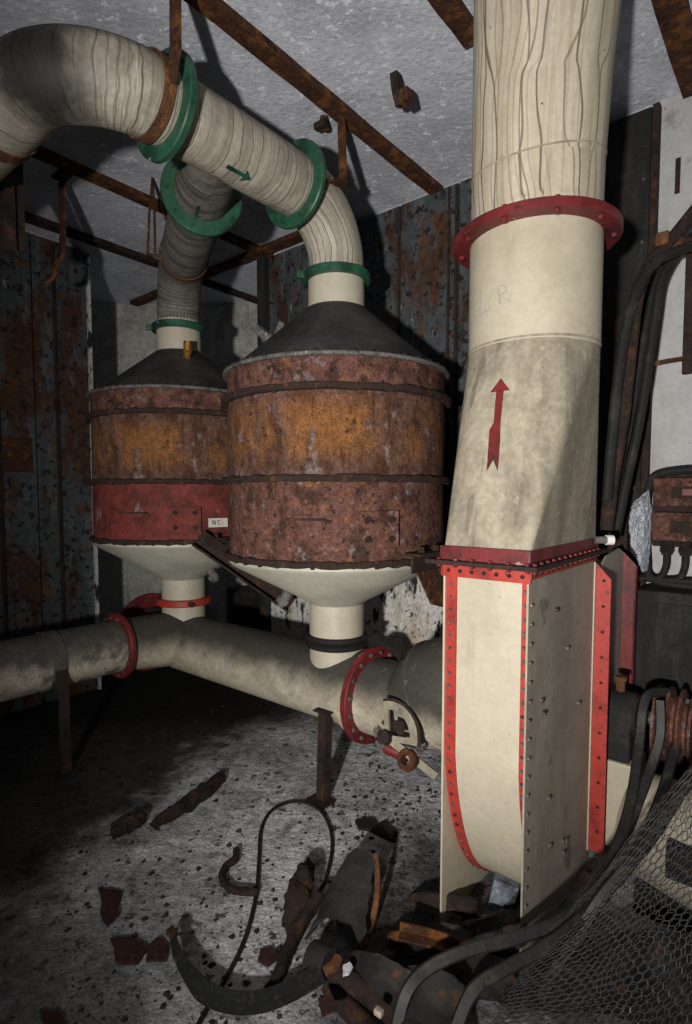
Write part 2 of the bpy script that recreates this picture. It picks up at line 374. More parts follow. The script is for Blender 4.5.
def patch(bm, corners, bulge=Vector((0, 0, 0)), nx=10, ny=10, thick=.006, jag=0.0, seed=0, wob=0.0):
    """a bent sheet: bilinear between four corners, bulged and jagged, with real thickness"""
    A, B, C_, D_ = [Vector(c) for c in corners]; rnd = random.Random(seed); t = bmesh.new()
    nr = (B - A).cross(D_ - A).normalized(); je = [[rnd.uniform(0, jag) for _ in range(max(nx, ny) + 1)] for _ in range(4)]
    g = []
    for i in range(nx + 1):
        row = []
        for j in range(ny + 1):
            s = i / nx; q = j / ny
            s2 = je[0][j] + s * (1 - je[0][j] - je[1][j]); q2 = je[2][i] + q * (1 - je[2][i] - je[3][i])
            p = (A * (1 - s2) + B * s2) * (1 - q2) + (D_ * (1 - s2) + C_ * s2) * q2
            p = p + bulge * (4 * s * (1 - s)) + nr * (wob * mnoise.noise(p * 9 + Vector((seed, 0, 0))))
            row.append(t.verts.new(p))
        g.append(row)
    for i in range(nx):
        for j in range(ny):
            f = t.faces.new((g[i][j], g[i + 1][j], g[i + 1][j + 1], g[i][j + 1])); f.smooth = True
    bmesh.ops.recalc_face_normals(t, faces=t.faces[:])
    bmesh.ops.solidify(t, geom=t.faces[:], thickness=thick)
    merge(bm, t)
    return bm


def smooth_path(pts, k=8):
    P = [Vector(p) for p in pts]; out = []
    for i in range(len(P) - 1):
        p0 = P[max(i - 1, 0)]; p1 = P[i]; p2 = P[i + 1]; p3 = P[min(i + 2, len(P) - 1)]
        for j in range(k):
            t = j / k
            out.append(.5 * ((2 * p1) + (p2 - p0) * t + (2 * p0 - 5 * p1 + 4 * p2 - p3) * t * t + (3 * p1 - p0 - 3 * p2 + p3) * t ** 3))
    out.append(P[-1]); return out


def arc(c, e1, e2, R, a0, a1, n=14): return [c + e1 * (R * math.cos(a0 + (a1 - a0) * i / n)) + e2 * (R * math.sin(a0 + (a1 - a0) * i / n)) for i in range(n + 1)]


# ------------------------------------------------------------------ object helpers
def thing(name, label, cat, base, group=None):
    o = bpy.data.objects.new(name, None); COL.objects.link(o); o.location = base; o.empty_display_size = .1
    o['label'] = label; o['category'] = cat
    if group: o['group'] = group
    return o


def world_loc(o):
    p = Vector(o.location)
    while o.parent: o = o.parent; p = p + Vector(o.location)
    return p


def part(name, bm, m, parent, kind=None, label=None, sharp=35):
    base = world_loc(parent) if parent else Vector((0, 0, 0))
    bmesh.ops.recalc_face_normals(bm, faces=bm.faces[:])
    me = bpy.data.meshes.new(name); bm.to_mesh(me); bm.free()
    if any(p.use_smooth for p in me.polygons): me.set_sharp_from_angle(angle=math.radians(sharp))
    me.transform(Matrix.Translation(-base)); me.materials.append(M[m])
    o = bpy.data.objects.new(name, me); COL.objects.link(o)
    if parent: o.parent = parent
    if kind: o['kind'] = kind
    if label: o['label'] = label
    return o


def solo(name, bm, m, label, cat, group=None, kind=None):
    """a thing that is one mesh, its origin at its base"""
    xs = [v.co for v in bm.verts]
    base = Vector(((min(p.x for p in xs) + max(p.x for p in xs)) / 2, (min(p.y for p in xs) + max(p.y for p in xs)) / 2, min(p.z for p in xs)))
    o = part(name, bm, m, None)
    o.data.transform(Matrix.Translation(-base)); o.location = base
    o['label'] = label
    if cat: o['category'] = cat
    if group: o['group'] = group
    if kind: o['kind'] = kind
    return o


def struct(name, bm, m, label, parent=None):
    o = part(name, bm, m, parent)
    if parent is None: o['kind'] = 'structure'; o['label'] = label
    return o


def onto(bvh, right, up, d, o, pts, lift=.002):
    """drop flat outline points (r, u) along d onto a surface"""
    out = []
    for a, b in pts:
        s = o + right * a + up * b
        hit, nr, _, _ = bvh.ray_cast(s, d)
        if hit is None: return None
        if nr.dot(d) > 0: nr = -nr
        out.append(hit + nr * lift)
    return out


def decal(bm, bvh, right, up, d, o, quads):
    for q in quads:
        P = onto(bvh, right, up, d, o, q); Q = onto(bvh, right, up, d, o, q, -.001)
        if P and Q:
            a = [bm.verts.new(p) for p in P]; b = [bm.verts.new(p) for p in Q]; bm.faces.new(a)
            for i in range(len(a)): bm.faces.new((a[i], a[(i + 1) % len(a)], b[(i + 1) % len(a)], b[i]))


def rowstrip(rows):
    """rows of (y, x0, x1) -> quads"""
    return [[(x0, y0), (x1, y0), (X1, Y1), (X0, Y1)] for (y0, x0, x1), (Y1, X0, X1) in zip(rows, rows[1:])]


def fine(rows, k=4):
    out = []
    for a, b in zip(rows, rows[1:]):
        for i in range(k): out.append(tuple(a[j] + (b[j] - a[j]) * i / k for j in range(3)))
    return out + [rows[-1]]


CEIL = 2.765
# ================================================================== STRUCTURE
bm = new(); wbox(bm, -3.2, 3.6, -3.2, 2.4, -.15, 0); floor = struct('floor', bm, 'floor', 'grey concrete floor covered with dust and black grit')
bm = new(); wbox(bm, -3.2, 3.6, -3.2, 2.4, CEIL, CEIL + .2); struct('ceiling', bm, 'ceiling', 'bluish grey concrete ceiling')
bm = new(); wbox(bm, -3.2, 1.17, .70, .88, 0, CEIL); wall_back = struct('wall_back', bm, 'white_wall', 'white painted wall behind the large duct, mostly clad in steel')
bm = new(); wbox(bm, 1.97, 2.12, -3.2, -.10, 0, CEIL); wall_left = struct('wall_left', bm, 'concrete', 'wall on the left clad in rusted blue grey steel')
# far concrete wall, bent
bm = new()
far = smooth_path([W(3.35, -.6, 0), W(3.2, -.05, 0), W(2.93, .43, 0), W(2.5, .82, 0), W(2.02, 1.18, 0), W(1.5, 1.45, 0), W(1.0, 1.6, 0)], 6)
sweep(bm, [p + Z * (CEIL / 2) for p in far], rect(.12, CEIL), up=Z)
wf = struct('wall_far', bm, 'concrete', 'plain grey concrete wall of the recess behind the tanks')
# steel cladding on the back wall
def cladding(parent, spans, v0, v1, mats, axis='u', z0=0.0, z1=CEIL - .02):
    for i, (a, b) in enumerate(spans):
        bm = new()
        if axis == 'u': wbox(bm, a + .004, b - .004, v0, v1, z0, z1, .003)
        else: wbox(bm, v0, v1, a + .004, b - .004, z0, z1, .003)
        p = part('panel', bm, mats[i % len(mats)], parent)
        bm = new(); nz = int((z1 - z0) / .12)
        for k in range(nz):
            for e in (a + .025, b - .025):
                if axis == 'u': bolt(bm, W(e, v0, z0 + .06 + k * .12), -V, .007, .005)
                else: bolt(bm, W(v0, e, z0 + .06 + k * .12), -U, .007, .005)
        part('rivets', bm, 'bolt', p, kind='stuff')


cladding(wall_back, [(-1.03, -.62), (-.62, -.2), (-.2, .14), (.14, .5), (.5, .85), (.85, 1.17)], .672, .70, ['steel_dark_and_shaded', 'steel_wall', 'steel_wall', 'steel_wall', 'steel_wall', 'steel_wall'], z0=.98)  # first panel's blacker steel stands in for shadow cast by the duct
for u in (-.19, -.15, .14, .5):
    bm = new(); wbox(bm, u - .006, u + .006, .662, .674, .98, CEIL - .03, .003); part('seam_strip', bm, 'rust_dark', wall_back)
bm = new(); wbox(bm, -1.03, 1.17, .665, .70, 0, .975, .004); part('dado_panel', bm, 'dado', wall_back, label='white limewash flaking off black masonry')
bm = new(); wbox(bm, -1.055, -1.03, .66, .70, .6, CEIL - .02, .004); part('edge_strip', bm, 'rust_dark', wall_back)
bm = new(); wbox(bm, 1.13, 1.19, .62, .88, 0, CEIL - .02, .006); part('edge_post', bm, 'steel_dark_and_shaded', wall_back)
# wall slot
bm = new(); wbox(bm, -1.125, -1.108, .692, .702, 2.40, 2.53, .002); part('slot', bm, 'rust_dark', wall_back)

spans = [(-.30, -.10), (-.42, -.30), (-.62, -.42), (-.80, -.62), (-1.05, -.80), (-1.4, -1.05)]
cladding(wall_left, spans, 1.945, 1.97, ['steel_wall'], 'v')
for v in (-.30, -.62):
    bm = new(); wbox(bm, 1.932, 1.947, v - .009, v + .009, 0, CEIL - .05, .003); part('rib', bm, 'rust_dark', wall_left)
bm = new(); wbox(bm, 1.92, 2.13, -.10, -.085, 0, CEIL - .03, .003); part('edge_strip', bm, 'dado', wall_left)
bm = new(); wbox(bm, 1.935, 1.947, -.60, -.45, 1.38, 1.58, .003); part('patch_plate', bm, 'rust', wall_left, label='small square orange rust patch plate')
# low black block at the far wall
bm = new(); wbox(bm, 1.22, 1.95, .95, 1.25, 0, .52, .01); struct('trim_1', bm, 'scrap_black', 'low black block at the foot of the far wall')

# ceiling beams
def beam(u0, u1, v0, v1, label, h=.03, name='ceiling_beam', m='rust', seed=0):
    bm = new(); rn = random.Random(seed); N_ = 24
    along_v = abs(v1 - v0) > abs(u1 - u0)
    path = [W((u0 + u1) / 2 if along_v else u0 + (u1 - u0) * i / N_, v0 + (v1 - v0) * i / N_ if along_v else (v0 + v1) / 2, CEIL - h / 2 + .001) for i in range(N_ + 1)]
    wd = abs(u1 - u0) if along_v else abs(v1 - v0)
    sweep(bm, path, rect(wd, h), up=Z, scale=[1 + rn.uniform(-.05, .05) for _ in path])
    return solo(name, bm, m, label, 'beam', 'rusted beams set in the ceiling')


beam(-.105, -.04, -2.2, .69, 'thick rusted ceiling beam running from the top edge to the steel wall', seed=1)
beam(1.085, 1.15, -1.6, .66, 'rusted ceiling beam under the left pipe bend, leading to the branch pipe', seed=2)
beam(1.74, 1.81, -1.4, .55, 'dark ceiling beam running along the top of the left steel wall', m='rust_dark', seed=3)
beam(1.77, 1.83, .65, 1.35, 'short ceiling beam deep in the recess behind the tanks', m='rust_dark', seed=4)
beam(-.67, -.605, -2.2, -.05, 'rusted ceiling beam cut off just left of the large duct', seed=5)
beam(-1.205, -1.125, -2.2, .69, 'rusted ceiling beam in the top right corner', seed=6)
beam(.75, 2.6, .56, .63, 'ceiling beam crossing behind the branch pipe toward the recess', m='rust', seed=7)

# ================================================================== TANKS
def tank(base, zz, label, red):
    zr, z1, z2, z3 = zz
    t = thing('filter_tank', label, 'tank', base, 'pair of filter tanks')
    c = Vector(base) - Z * base.z; R = .45
    bm = new(); lathe(bm, [(R + .004, zr - .005), (R, zr), (.125, 2.015), (.118, 2.015)], c); part('top_cone', bm, 'black_cone', t)
    bm = new(); ring(bm, c + Z * (zr - .003), Z, R - .02, R + .018, .015); r = part('rim', bm, 'grey_rim', t)
    bm = new()
    for k in range(44): a = 2 * pi * k / 44; bolt(bm, c + Vector((math.cos(a), math.sin(a), 0)) * (R + .008) + Z * (zr + .005), Z, .007, .006)
    part('rim_bolts', bm, 'flange_rust', r, kind='stuff')
    rn = random.Random(5 if red else 9)

    def wavy(prof):
        b = new(); lathe(b, prof, c, 96)
        for v in b.verts: 
            q = mnoise.noise(Vector((v.co.x * 7, v.co.y * 7, v.co.z * 5))) * .003; d = (v.co - c); d.z = 0; v.co += d.normalized() * q
        return b
    part('upper_band', wavy([(R, zr - .01), (R, zr - .04), (R - .001, z1 + .04), (R, z1)]), 'tank_band', t)
    part('shell', wavy([(R, z1 + .002)] + [(R, z1 - (z1 - z2) * i / 8) for i in range(1, 9)]), 'tank_rust', t)
    part('lower_band', wavy([(R, z2 + .002)] + [(R, z2 - (z2 - z3 - .003) * i / 6) for i in range(1, 7)]), 'tank_red' if red else 'tank_band', t, label='band painted faded red' if red else None)
    for z in (z1, z2, z3):
        b = new(); ring(b, c + Z * z, Z, R - .02, R + (.026 if z > 1.1 else .02), .024, 96)
        for v in b.verts:
            d = v.co - c; d.z = 0
            if d.length > R: v.co += d.normalized() * (mnoise.noise(v.co * 18) * .008); v.co.z += mnoise.noise(v.co * 30 + Vector((3, 0, 0))) * .008
        f = part('flange', b, 'flange_rust', t)
        b = new()
        for k in range(40):
            a = 2 * pi * (k + rn.uniform(-.1, .1)) / 40; e = Vector((math.cos(a), math.sin(a), 0)); s = rn.uniform(.8, 1.25)
            bolt(b, c + e * (R + .012) + Z * (z + .006), Z, .008 * s, .006 * s); bolt(b, c + e * (R + .012) + Z * (z - .006), -Z, .008 * s, .008 * s)
        part('flange_bolts', b, 'flange_rust', f, kind='stuff')
    bm = new(); lathe(bm, [(R + .008, z3 - .004), (R + .008, z3 - .022), (R - .005, z3 - .037), (.125, .80), (.118, .79)], c); hp = part('hopper', bm, 'hopper', t)
    bm = new(); lathe(bm, [(.117, .80), (.117, .50)], c, 48); part('outlet_neck', bm, 'neck', t)
    bm = new(); lathe(bm, [(.117, 2.0), (.117, 2.145)], c, 48); part('inlet_neck', bm, 'neck', t)
    # tap on the hopper's right flank
    dr = Vector((math.sin(math.radians(58)), -math.cos(math.radians(58)), 0)) if red else Vector((-.93, -.36, 0)).normalized()
    p = c + dr * .215 + Z * .845; ax = (dr * .55 - Z * .83).normalized()
    bm = new(); tube(bm, [p, p + ax * .03], .022, 12); tube(bm, [p + ax * .03, p + ax * .055], .029, 6)
    tube(bm, [p + ax * .055, p + ax * .07], .018, 12); part('drain_plug', bm, 'grey_rim', t)
    # tap on the top cone
    if red:
        p = c + Vector((.10, -.20, 0)).normalized() * .20 + Z * 1.955
        bm = new(); tube(bm, [p, p + Vector((.02, -.03, .03))], .020, 12); tube(bm, [p + Vector((.01, -.015, .02)), p + Vector((.012, -.018, .075))], .021, 12)
        part('tap', bm, 'brass', t, label='orange brass tap')
    else:
        p = c + Vector((-.26, -.07, 0)) + Z * 1.855
        bm = new(); tube(bm, [p, p + Vector((-.02, -.005, .035))], .028, 12); tube(bm, [p + Vector((-.015, -.004, .03)), p + Vector((-.075, -.02, .075))], .019, 10); tube(bm, [p + Vector((.01, -.004, .02)), p + Vector((.04, -.004, .09))], .014, 8)
        part('tap', bm, 'grey_rim', t, label='grey tap fitting')
    # gusset plate bolted to the lower band
    dirs = [math.radians(-70)] if not red else [math.radians(-72)]
    for a in dirs:
        e = Vector((math.cos(a), math.sin(a), 0)); s = Vector((-e.y, e.x, 0)); b = new()
        box(b, c + e * (R + .006) + Z * 1.13, .075, .006, .065, (s, e, Z), .003)
        g = part('gusset_plate', b, 'tank_red' if red else 'tank_band', t); b = new()
        for i in (-1, 1):
            for j in (-1, 1): bolt(b, c + e * (R + .011) + s * (.045 * i) + Z * (1.13 + .035 * j), e, .012, .012)
        part('gusset_bolts', b, 'flange_rust', g, kind='stuff')
    # seam handle line
    a = math.radians(-103); b = new(); pts = []
    for k in range(9): q = a + .04 * k - .16; pts.append(c + Vector((math.cos(q), math.sin(q), 0)) * (R + .010) + Z * (1.165))
    sweep(b, pts, rect(.008, .008), up=Z); part('seam_bar', b, 'flange_rust', t)
    return t


t2 = tank(W(0, 0, .5), (1.735, 1.622, 1.308, 1.006), 'large rusted filter tank in the middle with black cone top and pale hopper', False)
t1 = tank(W(1.125, 0, .5), (1.76, 1.645, 1.314, 1.024), 'smaller looking rusted tank on the left with a faded red lower band', True)
# white label plate on tank 1
c1 = W(1.125, 0, 0)
a = math.radians(-52); e = Vector((math.cos(a), math.sin(a), 0)); s = Vector((-e.y, e.x, 0)); bm = new()
box(bm, c1 + e * .456 + Z * 1.115, .05, .003, .022, (s, e, Z)); lp = part('number_plate', bm, 'label', t1, label='small white plate with black marks'); bm = new()
o = c1 + e * .4600 + Z * 1.115
for q in (((-.03, -.01), (-.03, .012)), ((-.03, .012), (-.015, -.01)), ((-.015, -.01), (-.015, .012)), ((0, -.01), (-.004, .01)), ((-.004, .01), (.012, .008)), ((0, -.01), (.014, -.008))):
    tube(bm, [o + s * x + Z * y for x, y in q], .0015, 5)
part('lettering', bm, 'ink', lp)
# lower collars on the necks
bm = new(); ring(bm, c1 + Z * .665, Z, .116, .150, .036, 48); rc = part('collar', bm, 'red', t1, label='red clamp collar')
bm = new(); p = c1 + Vector((.5, -.87, 0)).normalized() * .15 + Z * .665; bolt(bm, p, Vector((.5, -.87, 0)), .016, .03); part('collar_bolt', bm, 'rust_dark', rc)
c2 = W(0, 0, 0)
bm = new(); lathe(bm, [(.116, .60), (.128, .604), (.134, .612), (.128, .622), (.120, .626), (.128, .632), (.138, .642), (.130, .654), (.116, .658)], c2, 48); part('collar', bm, 'rubber', t2, label='black rubber sleeve')

# support arms to the wall
def arm(u, v0, label, gus=True):
    t = thing('support_arm', label, 'bracket', W(u, v0, 1.0), 'tank support brackets'); t.location = W(u, (v0 + .66) / 2, 1.0)
    bm = new(); wbox(bm, u - .035, u + .035, v0, .660, 1.035, 1.045); wbox(bm, u - .004, u + .004, v0, .660, .975, 1.04); part('angle_iron', bm, 'rust_dark', t)
    if gus:
        bm = new(); extrude(bm, [W(u - .012, v0 + .02, .98), W(u - .012, v0 + .30, .98), W(u - .012, v0 + .30, .80), W(u - .012, v0 + .12, .85)], U * .008); part('gusset', bm, 'rust', t)
    bm = new(); bolt(bm, W(u, v0 + .06, 1.045), Z, .014, .02); bolt(bm, W(u, v0 + .16, 1.045), Z, .014, .02); part('bolts', bm, 'flange_rust', t, kind='stuff')


arm(-.49, -.17, 'rusty support bracket on the right flank of the middle tank')
arm(.47, -.22, 'dark support bracket on the left flank of the middle tank', False)
arm(.64, -.20, 'rusty support bracket on the right flank of the left tank', False)
arm(1.61, -.12, 'dark support bracket at the left edge of the left tank', True)
bm = new(); P0 = W(.60, -.24, 1.03); P1 = W(.46, .655, .62)
P0 = gy(195, 541, 2.60); P1 = gy(290, 608, 2.66)
sweep(bm, [P0, P1], [(-.04, -.02), (.04, -.02), (.04, -.010), (-.030, -.010), (-.030, .06), (-.04, .06)], up=Z)
solo('diagonal_brace', bm, 'rust_dark', 'sloping rusty angle iron brace between the two tanks', 'brace')

# ================================================================== UPPER PIPEWORK
ZA = 2.422; RP = .110
up = thing('upper_pipe', 'streaked pale overhead pipe with green flanges joining both tanks', 'pipe', W(0, 0, 2.14))
bm = new(); path = [W(0, 0, 2.14), W(0, 0, 2.17)] + [p for p in arc(W(0, -.23, ZA - .23), V, Z, .23, 0, pi / 2, 14)][1:] + [W(0, -.245, ZA)]
path = [W(0, 0, 2.14)] + arc(W(0, -.23, ZA - .23), V, Z, .23, 0, pi / 2, 16) + [W(0, -.25, ZA)]
tube(bm, path, .113, 48, caps=False, up=[U] * len(path)); part('elbow', bm, 'pipe_drip', up)
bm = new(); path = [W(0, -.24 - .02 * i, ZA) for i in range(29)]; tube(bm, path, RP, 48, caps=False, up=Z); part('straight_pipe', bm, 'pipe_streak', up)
RE = .112
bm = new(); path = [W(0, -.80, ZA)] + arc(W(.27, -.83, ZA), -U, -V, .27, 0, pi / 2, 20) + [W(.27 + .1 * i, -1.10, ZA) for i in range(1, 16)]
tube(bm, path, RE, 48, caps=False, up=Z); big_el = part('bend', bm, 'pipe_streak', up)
# wye branch to the left tank
d0 = (W(1.125, 0, 0) - W(0, -.60, 0)).normalized(); e = W(1.125, 0, ZA)
bm = new(); tube(bm, [W(0, -.60, ZA) + d0 * x for x in (0, .1, .2, .3, .44)], RP - .002, 40, caps=False, up=Z); part('branch', bm, 'pipe_dark', up)
bm = new(); st = e - d0 * .24
path = [W(0, -.60, ZA) + d0 * .44 + (st - W(0, -.60, ZA) - d0 * .44) * (i / 6) for i in range(7)] + arc(st - Z * .24, Z, d0, .24, 0, pi / 2, 14)[1:]
sd = d0.cross(Z); tube(bm, path, .111, 40, caps=False, up=[sd] * len(path)); part('branch_elbow', bm, 'pipe_dark', up)
bm = new(); lathe(bm, [(.111, 2.13), (.111, 2.215)], c1, 40); part('riser', bm, 'pipe_drip', up)
def flange(name, c, ax, r0, r1, t, m, parent, nb=12, bm_m='bolt', br=.010):
    b = new(); ring(b, c, ax, r0, r1, t); f = part(name, b, m, parent)
    if nb:
        b = new(); ax = ax.normalized(); e1 = (Z - ax * Z.dot(ax)).normalized() if abs(ax.z) < .9 else U; e2 = ax.cross(e1)
        for k in range(nb):
            a_ = 2 * pi * (k + .5) / nb; q = (e1 * math.cos(a_) + e2 * math.sin(a_)) * (r1 - .022)
            bolt(b, c + q + ax * (t / 2), ax, br, br); bolt(b, c + q - ax * (t / 2), -ax, br, br)
        part('bolts', b, bm_m, f, kind='stuff')
    return f


flange('flange', W(0, -.245, ZA), V, .10, .156, .022, 'green', up, 10, 'green', .007)
flange('flange', W(0, -.80, ZA), V, .10, .153, .026, 'green', up, 10, 'green', .007)
flange('flange', W(0, -.60, ZA) + d0 * .37, d0, .10, .156, .024, 'green', up, 10, 'green', .007)
for c in (c1, c2):
    bm = new(); ring(bm, c + Z * 2.145, Z, .115, .142, .034, 48); col_ = part('collar', bm, 'green', up)
    bm = new(); q = Vector((-.93, -.3, 0)).normalized(); box(bm, c + q * .15 + Z * 2.145, .02, .012, .014, (q, q.cross(Z), Z), .003); part('clamp_lug', bm, 'green', col_)
# painted green arrows
def bvh_of(o):
    dg = [v.co + world_loc(o) for v in o.data.vertices]; return BVHTree.FromPolygons(dg, [tuple(p.vertices) for p in o.data.polygons])


def arrow_rows(L, k=1.0):
    return fine([(L / 2, -.001, .001), (L / 2 - .03 * k, -.02 * k, .02 * k), (L / 2 - .026 * k, -.006 * k, .006 * k), (-L / 2, -.006 * k, .006 * k)])


for (obj_, cen, rt, upv) in ((big_el, W(.47, -1.10, ZA - .045), Z, U), ([o for o in bpy.data.objects if o.name == 'branch'][0], W(0, -.60, ZA) + d0 * .30, Z, d0), ([o for o in bpy.data.objects if o.name == 'straight_pipe'][0], W(0, -.55, ZA - .07), Z, V)):
    bv = bvh_of(obj_); toc = (Vector((0, 0, EYE)) - cen).normalized(); dn = (toc - upv * toc.dot(upv)).normalized(); rr = upv.cross(dn)
    bm = new(); decal(bm, bv, rr, upv, -dn, cen + dn * .4, rowstrip(arrow_rows(.10)))
    if len(bm.verts): part('painted_arrow', bm, 'green', up, label='dark green painted arrow')

# ------------------------------------------------------------------ hangers
def strap_ring(bm, c, ax, r, wd, a0, a1, th=.005):
    ax = ax.normalized(); e1 = Z; e2 = ax.cross(Z).normalized()
    pts = arc(c, e2, e1, r, a0, a1, 40); sweep(bm, pts, rect(th, wd), up=ax)


def hanger(label, c, ax, r, bar, wd=.035, full=(0, 2 * pi), bw=.045):
    t = thing('pipe_hanger', label, 'pipe hanger', bar[-1], 'rusted pipe hangers')
    bm = new(); strap_ring(bm, c, ax, r, wd, *full); part('strap', bm, 'rust_orange', t)
    bm = new(); sweep(bm, bar, rect(bw, .009), up=ax); part('drop_bar', bm, 'rust', t)
    bm = new(); box(bm, bar[-1] - Z * .006, .04, .025, .006, bev=.002); part('foot_plate', bm, 'rust_dark', t)


hanger('rusted flat bar hanger holding the large pipe bend at the top left', W(0, -.855, ZA), V, RE + .004,
       [W(-.112, -.855, ZA - .01), W(-.128, -.855, ZA + .02), W(-.135, -.85, ZA + .06), W(-.138, -.85, ZA + .2), W(-.14, -.85, CEIL - .002)])
hanger('rusted bar hanger above the middle tank, beside the ceiling beam', W(0, -.215, ZA), V, .117,
       [W(-.116, -.21, ZA - .01), W(-.122, -.14, ZA + .01), W(-.10, -.07, ZA + .03), W(-.07, -.04, ZA + .08), W(-.06, -.04, CEIL - .002)], .028, bw=.035)
hanger('wide rusted strap and bar round the pipe bend at the left edge', W(.44, -1.10, ZA), U, RE + .004,
       [W(.44, -1.21, ZA + .05), W(.44, -1.225, ZA + .10), W(.44, -1.225, ZA + .2), W(.44, -1.225, CEIL - .002)], .06)
t = thing('ceiling_hook', 'bent rusted bar hanging free from the ceiling at far left', 'hook', W(1.22, -.55, CEIL), 'rusted pipe hangers')
bm = new(); sweep(bm, smooth_path([W(1.24, -.55, CEIL), W(1.24, -.55, 2.62), W(1.245, -.555, 2.42), W(1.26, -.575, 2.36), W(1.27, -.60, 2.28), W(1.28, -.64, 2.25)], 5), rect(.05, .012), up=V); part('bar', bm, 'rust', t)
bm = new(); box(bm, W(1.24, -.55, CEIL - .006), .05, .03, .006, bev=.002); part('foot_plate', bm, 'rust', t)
cb = W(0, -.60, ZA) + d0 * .98
t = thing('pipe_hanger', 'thin wire hanger and strap round the branch pipe above the left tank', 'pipe hanger', cb + Z * (CEIL - ZA), 'rusted pipe hangers')
bm = new(); strap_ring(bm, cb, d0, .116, .024, 0, 2 * pi); part('strap', bm, 'rust_orange', t)
bm = new(); sdv = d0.cross(Z)
for k in (0, .035):
    tube(bm, [cb - sdv * (.135 + k) + Z * (-.02), cb - sdv * (.135 + k * .6) + Z * .2, cb - sdv * .14 + Z * (CEIL - ZA)], .006, 8)
tube(bm, [cb - sdv * .12 - Z * .02, cb - sdv * .175 - Z * .02], .008, 8); part('drop_wire', bm, 'rust', t)
t = thing('channel_post', 'vertical rusted channel hanging at the left edge below the pipe', 'channel', W(1.3, -.92, 1.95))
q0 = gy(7, 172, 2.2); q1 = gy(7, 252, 2.2)
bm = new(); box(bm, (q0 + q1) / 2 + Z * .18, .03, .02, (q0.z - q1.z) / 2 + .18, bev=.003); part('web', bm, 'rust_dark', t)
bm = new(); box(bm, (q0 + q1) / 2 + Z * .18 + V * .03, .008, .03, (q0.z - q1.z) / 2 + .16, bev=.002); part('lip', bm, 'rust_dark', t)
t.location = (q1.x, q1.y, q1.z)
for ch in t.children: ch.data.transform(Matrix.Translation(W(1.3, -.92, 1.95) - q1))

# torn bracket stub in the ceiling
t = thing('bracket_stub', 'broken rusted bracket stub sticking out of the ceiling between two beams', 'bracket', W(-.34, -.07, CEIL))
bm = new(); sweep(bm, smooth_path([W(-.34, -.07, CEIL + .02), W(-.343, -.06, CEIL - .05), W(-.35, -.045, CEIL - .10)], 4), rect(.035, .03), up=U); part('stub', bm, 'rust_dark', t)
bm = new(); box(bm, W(-.375, -.05, CEIL - .085), .018, .022, .024, bev=.005); part('torn_end', bm, 'rust', t)
t = thing('bolt_stub', 'short rusty bolt stub in the ceiling beside the beam over the middle tank', 'bolt', W(.012, -.06, CEIL))
bm = new(); tube(bm, [W(.012, -.06, CEIL), W(.010, -.06, CEIL - .045)], .018, 10); part('shank', bm, 'rust', t)
bm = new(); box(bm, W(.018, -.075, CEIL - .035), .028, .014, .012, bev=.004); part('nut', bm, 'rust_dark', t)

# ================================================================== LOWER MANIFOLD
ZL = .43; RL = .154; RS = .130; ZS = ZL + .058
lo = thing('lower_pipe', 'grimy cream collecting pipe with red flanges running under both tanks', 'pipe', W(.4, 0, ZL - RL))
bm = new(); tube(bm, [W(1.125 - .05 * i, 0, ZL) for i in range(0, 27)], RL, 48, caps=False, up=Z)
for v in bm.verts: pass
low_main = part('main_pipe', bm, 'pipe_low', lo)
bm = new(); tube(bm, [W(1.125, 0, ZL), W(1.30, 0, ZL), W(1.52, 0, ZL)], RL, 48, up=Z); part('end_stub', bm, 'pipe_low', lo)
bm = new(); tube(bm, [W(1.125, .0, ZL + .02), W(1.125, -.17, ZL + .04), W(1.125, -.39, ZS)], RL, 48, caps=False, up=Z, scale=[.95, .93, RS / RL]); part('tee', bm, 'pipe_low', lo)
bm = new(); tube(bm, [W(1.125, -.385 - .12 * i, ZS) for i in range(12)], RS, 48, caps=False, up=Z); part('side_pipe', bm, 'pipe_low_left', lo, label='soot blackened pipe leading off to the left')
flange('flange', W(1.125, -.395, ZS), V, .11, .166, .024, 'red_dark', lo, 14)
flange('flange', W(1.47, 0, ZL), U, .14, .232, .026, 'red_dark', lo, 14)
flange('flange', W(-.195, 0, ZL), U, .14, .198, .028, 'red_dark', lo, 16)
bm = new(); ring(bm, W(-.155, 0, ZL), U, .15, .172, .05, 48); part('pipe_band', bm, 'pipe_low', lo)
# bent inlet towards the fan
bm = new(); P = [W(-.20, 0, ZL), W(-.36, 0, ZL), W(-.41, 0, ZL + .01), W(-.52, -.01, ZL + .08), W(-.63, -.01, ZL + .12), W(-.79, -.01, ZL + .12)]
tube(bm, P, RL, 40, caps=False, scale=[1, 1, 1.06, 1.30, 1.38, 1.38], up=Z); part('inlet_bend', bm, 'pipe_low', lo)
for p_, sc_ in ((2, 1.06), (3, 1.30)):
    bm = new(); ax = (P[p_ + 1] - P[p_ - 1]).normalized(); ring(bm, P[p_], ax, RL * sc_ - .004, RL * sc_ + .004, .010, 48, .002); part('seam_ring', bm, 'pipe_low', lo)

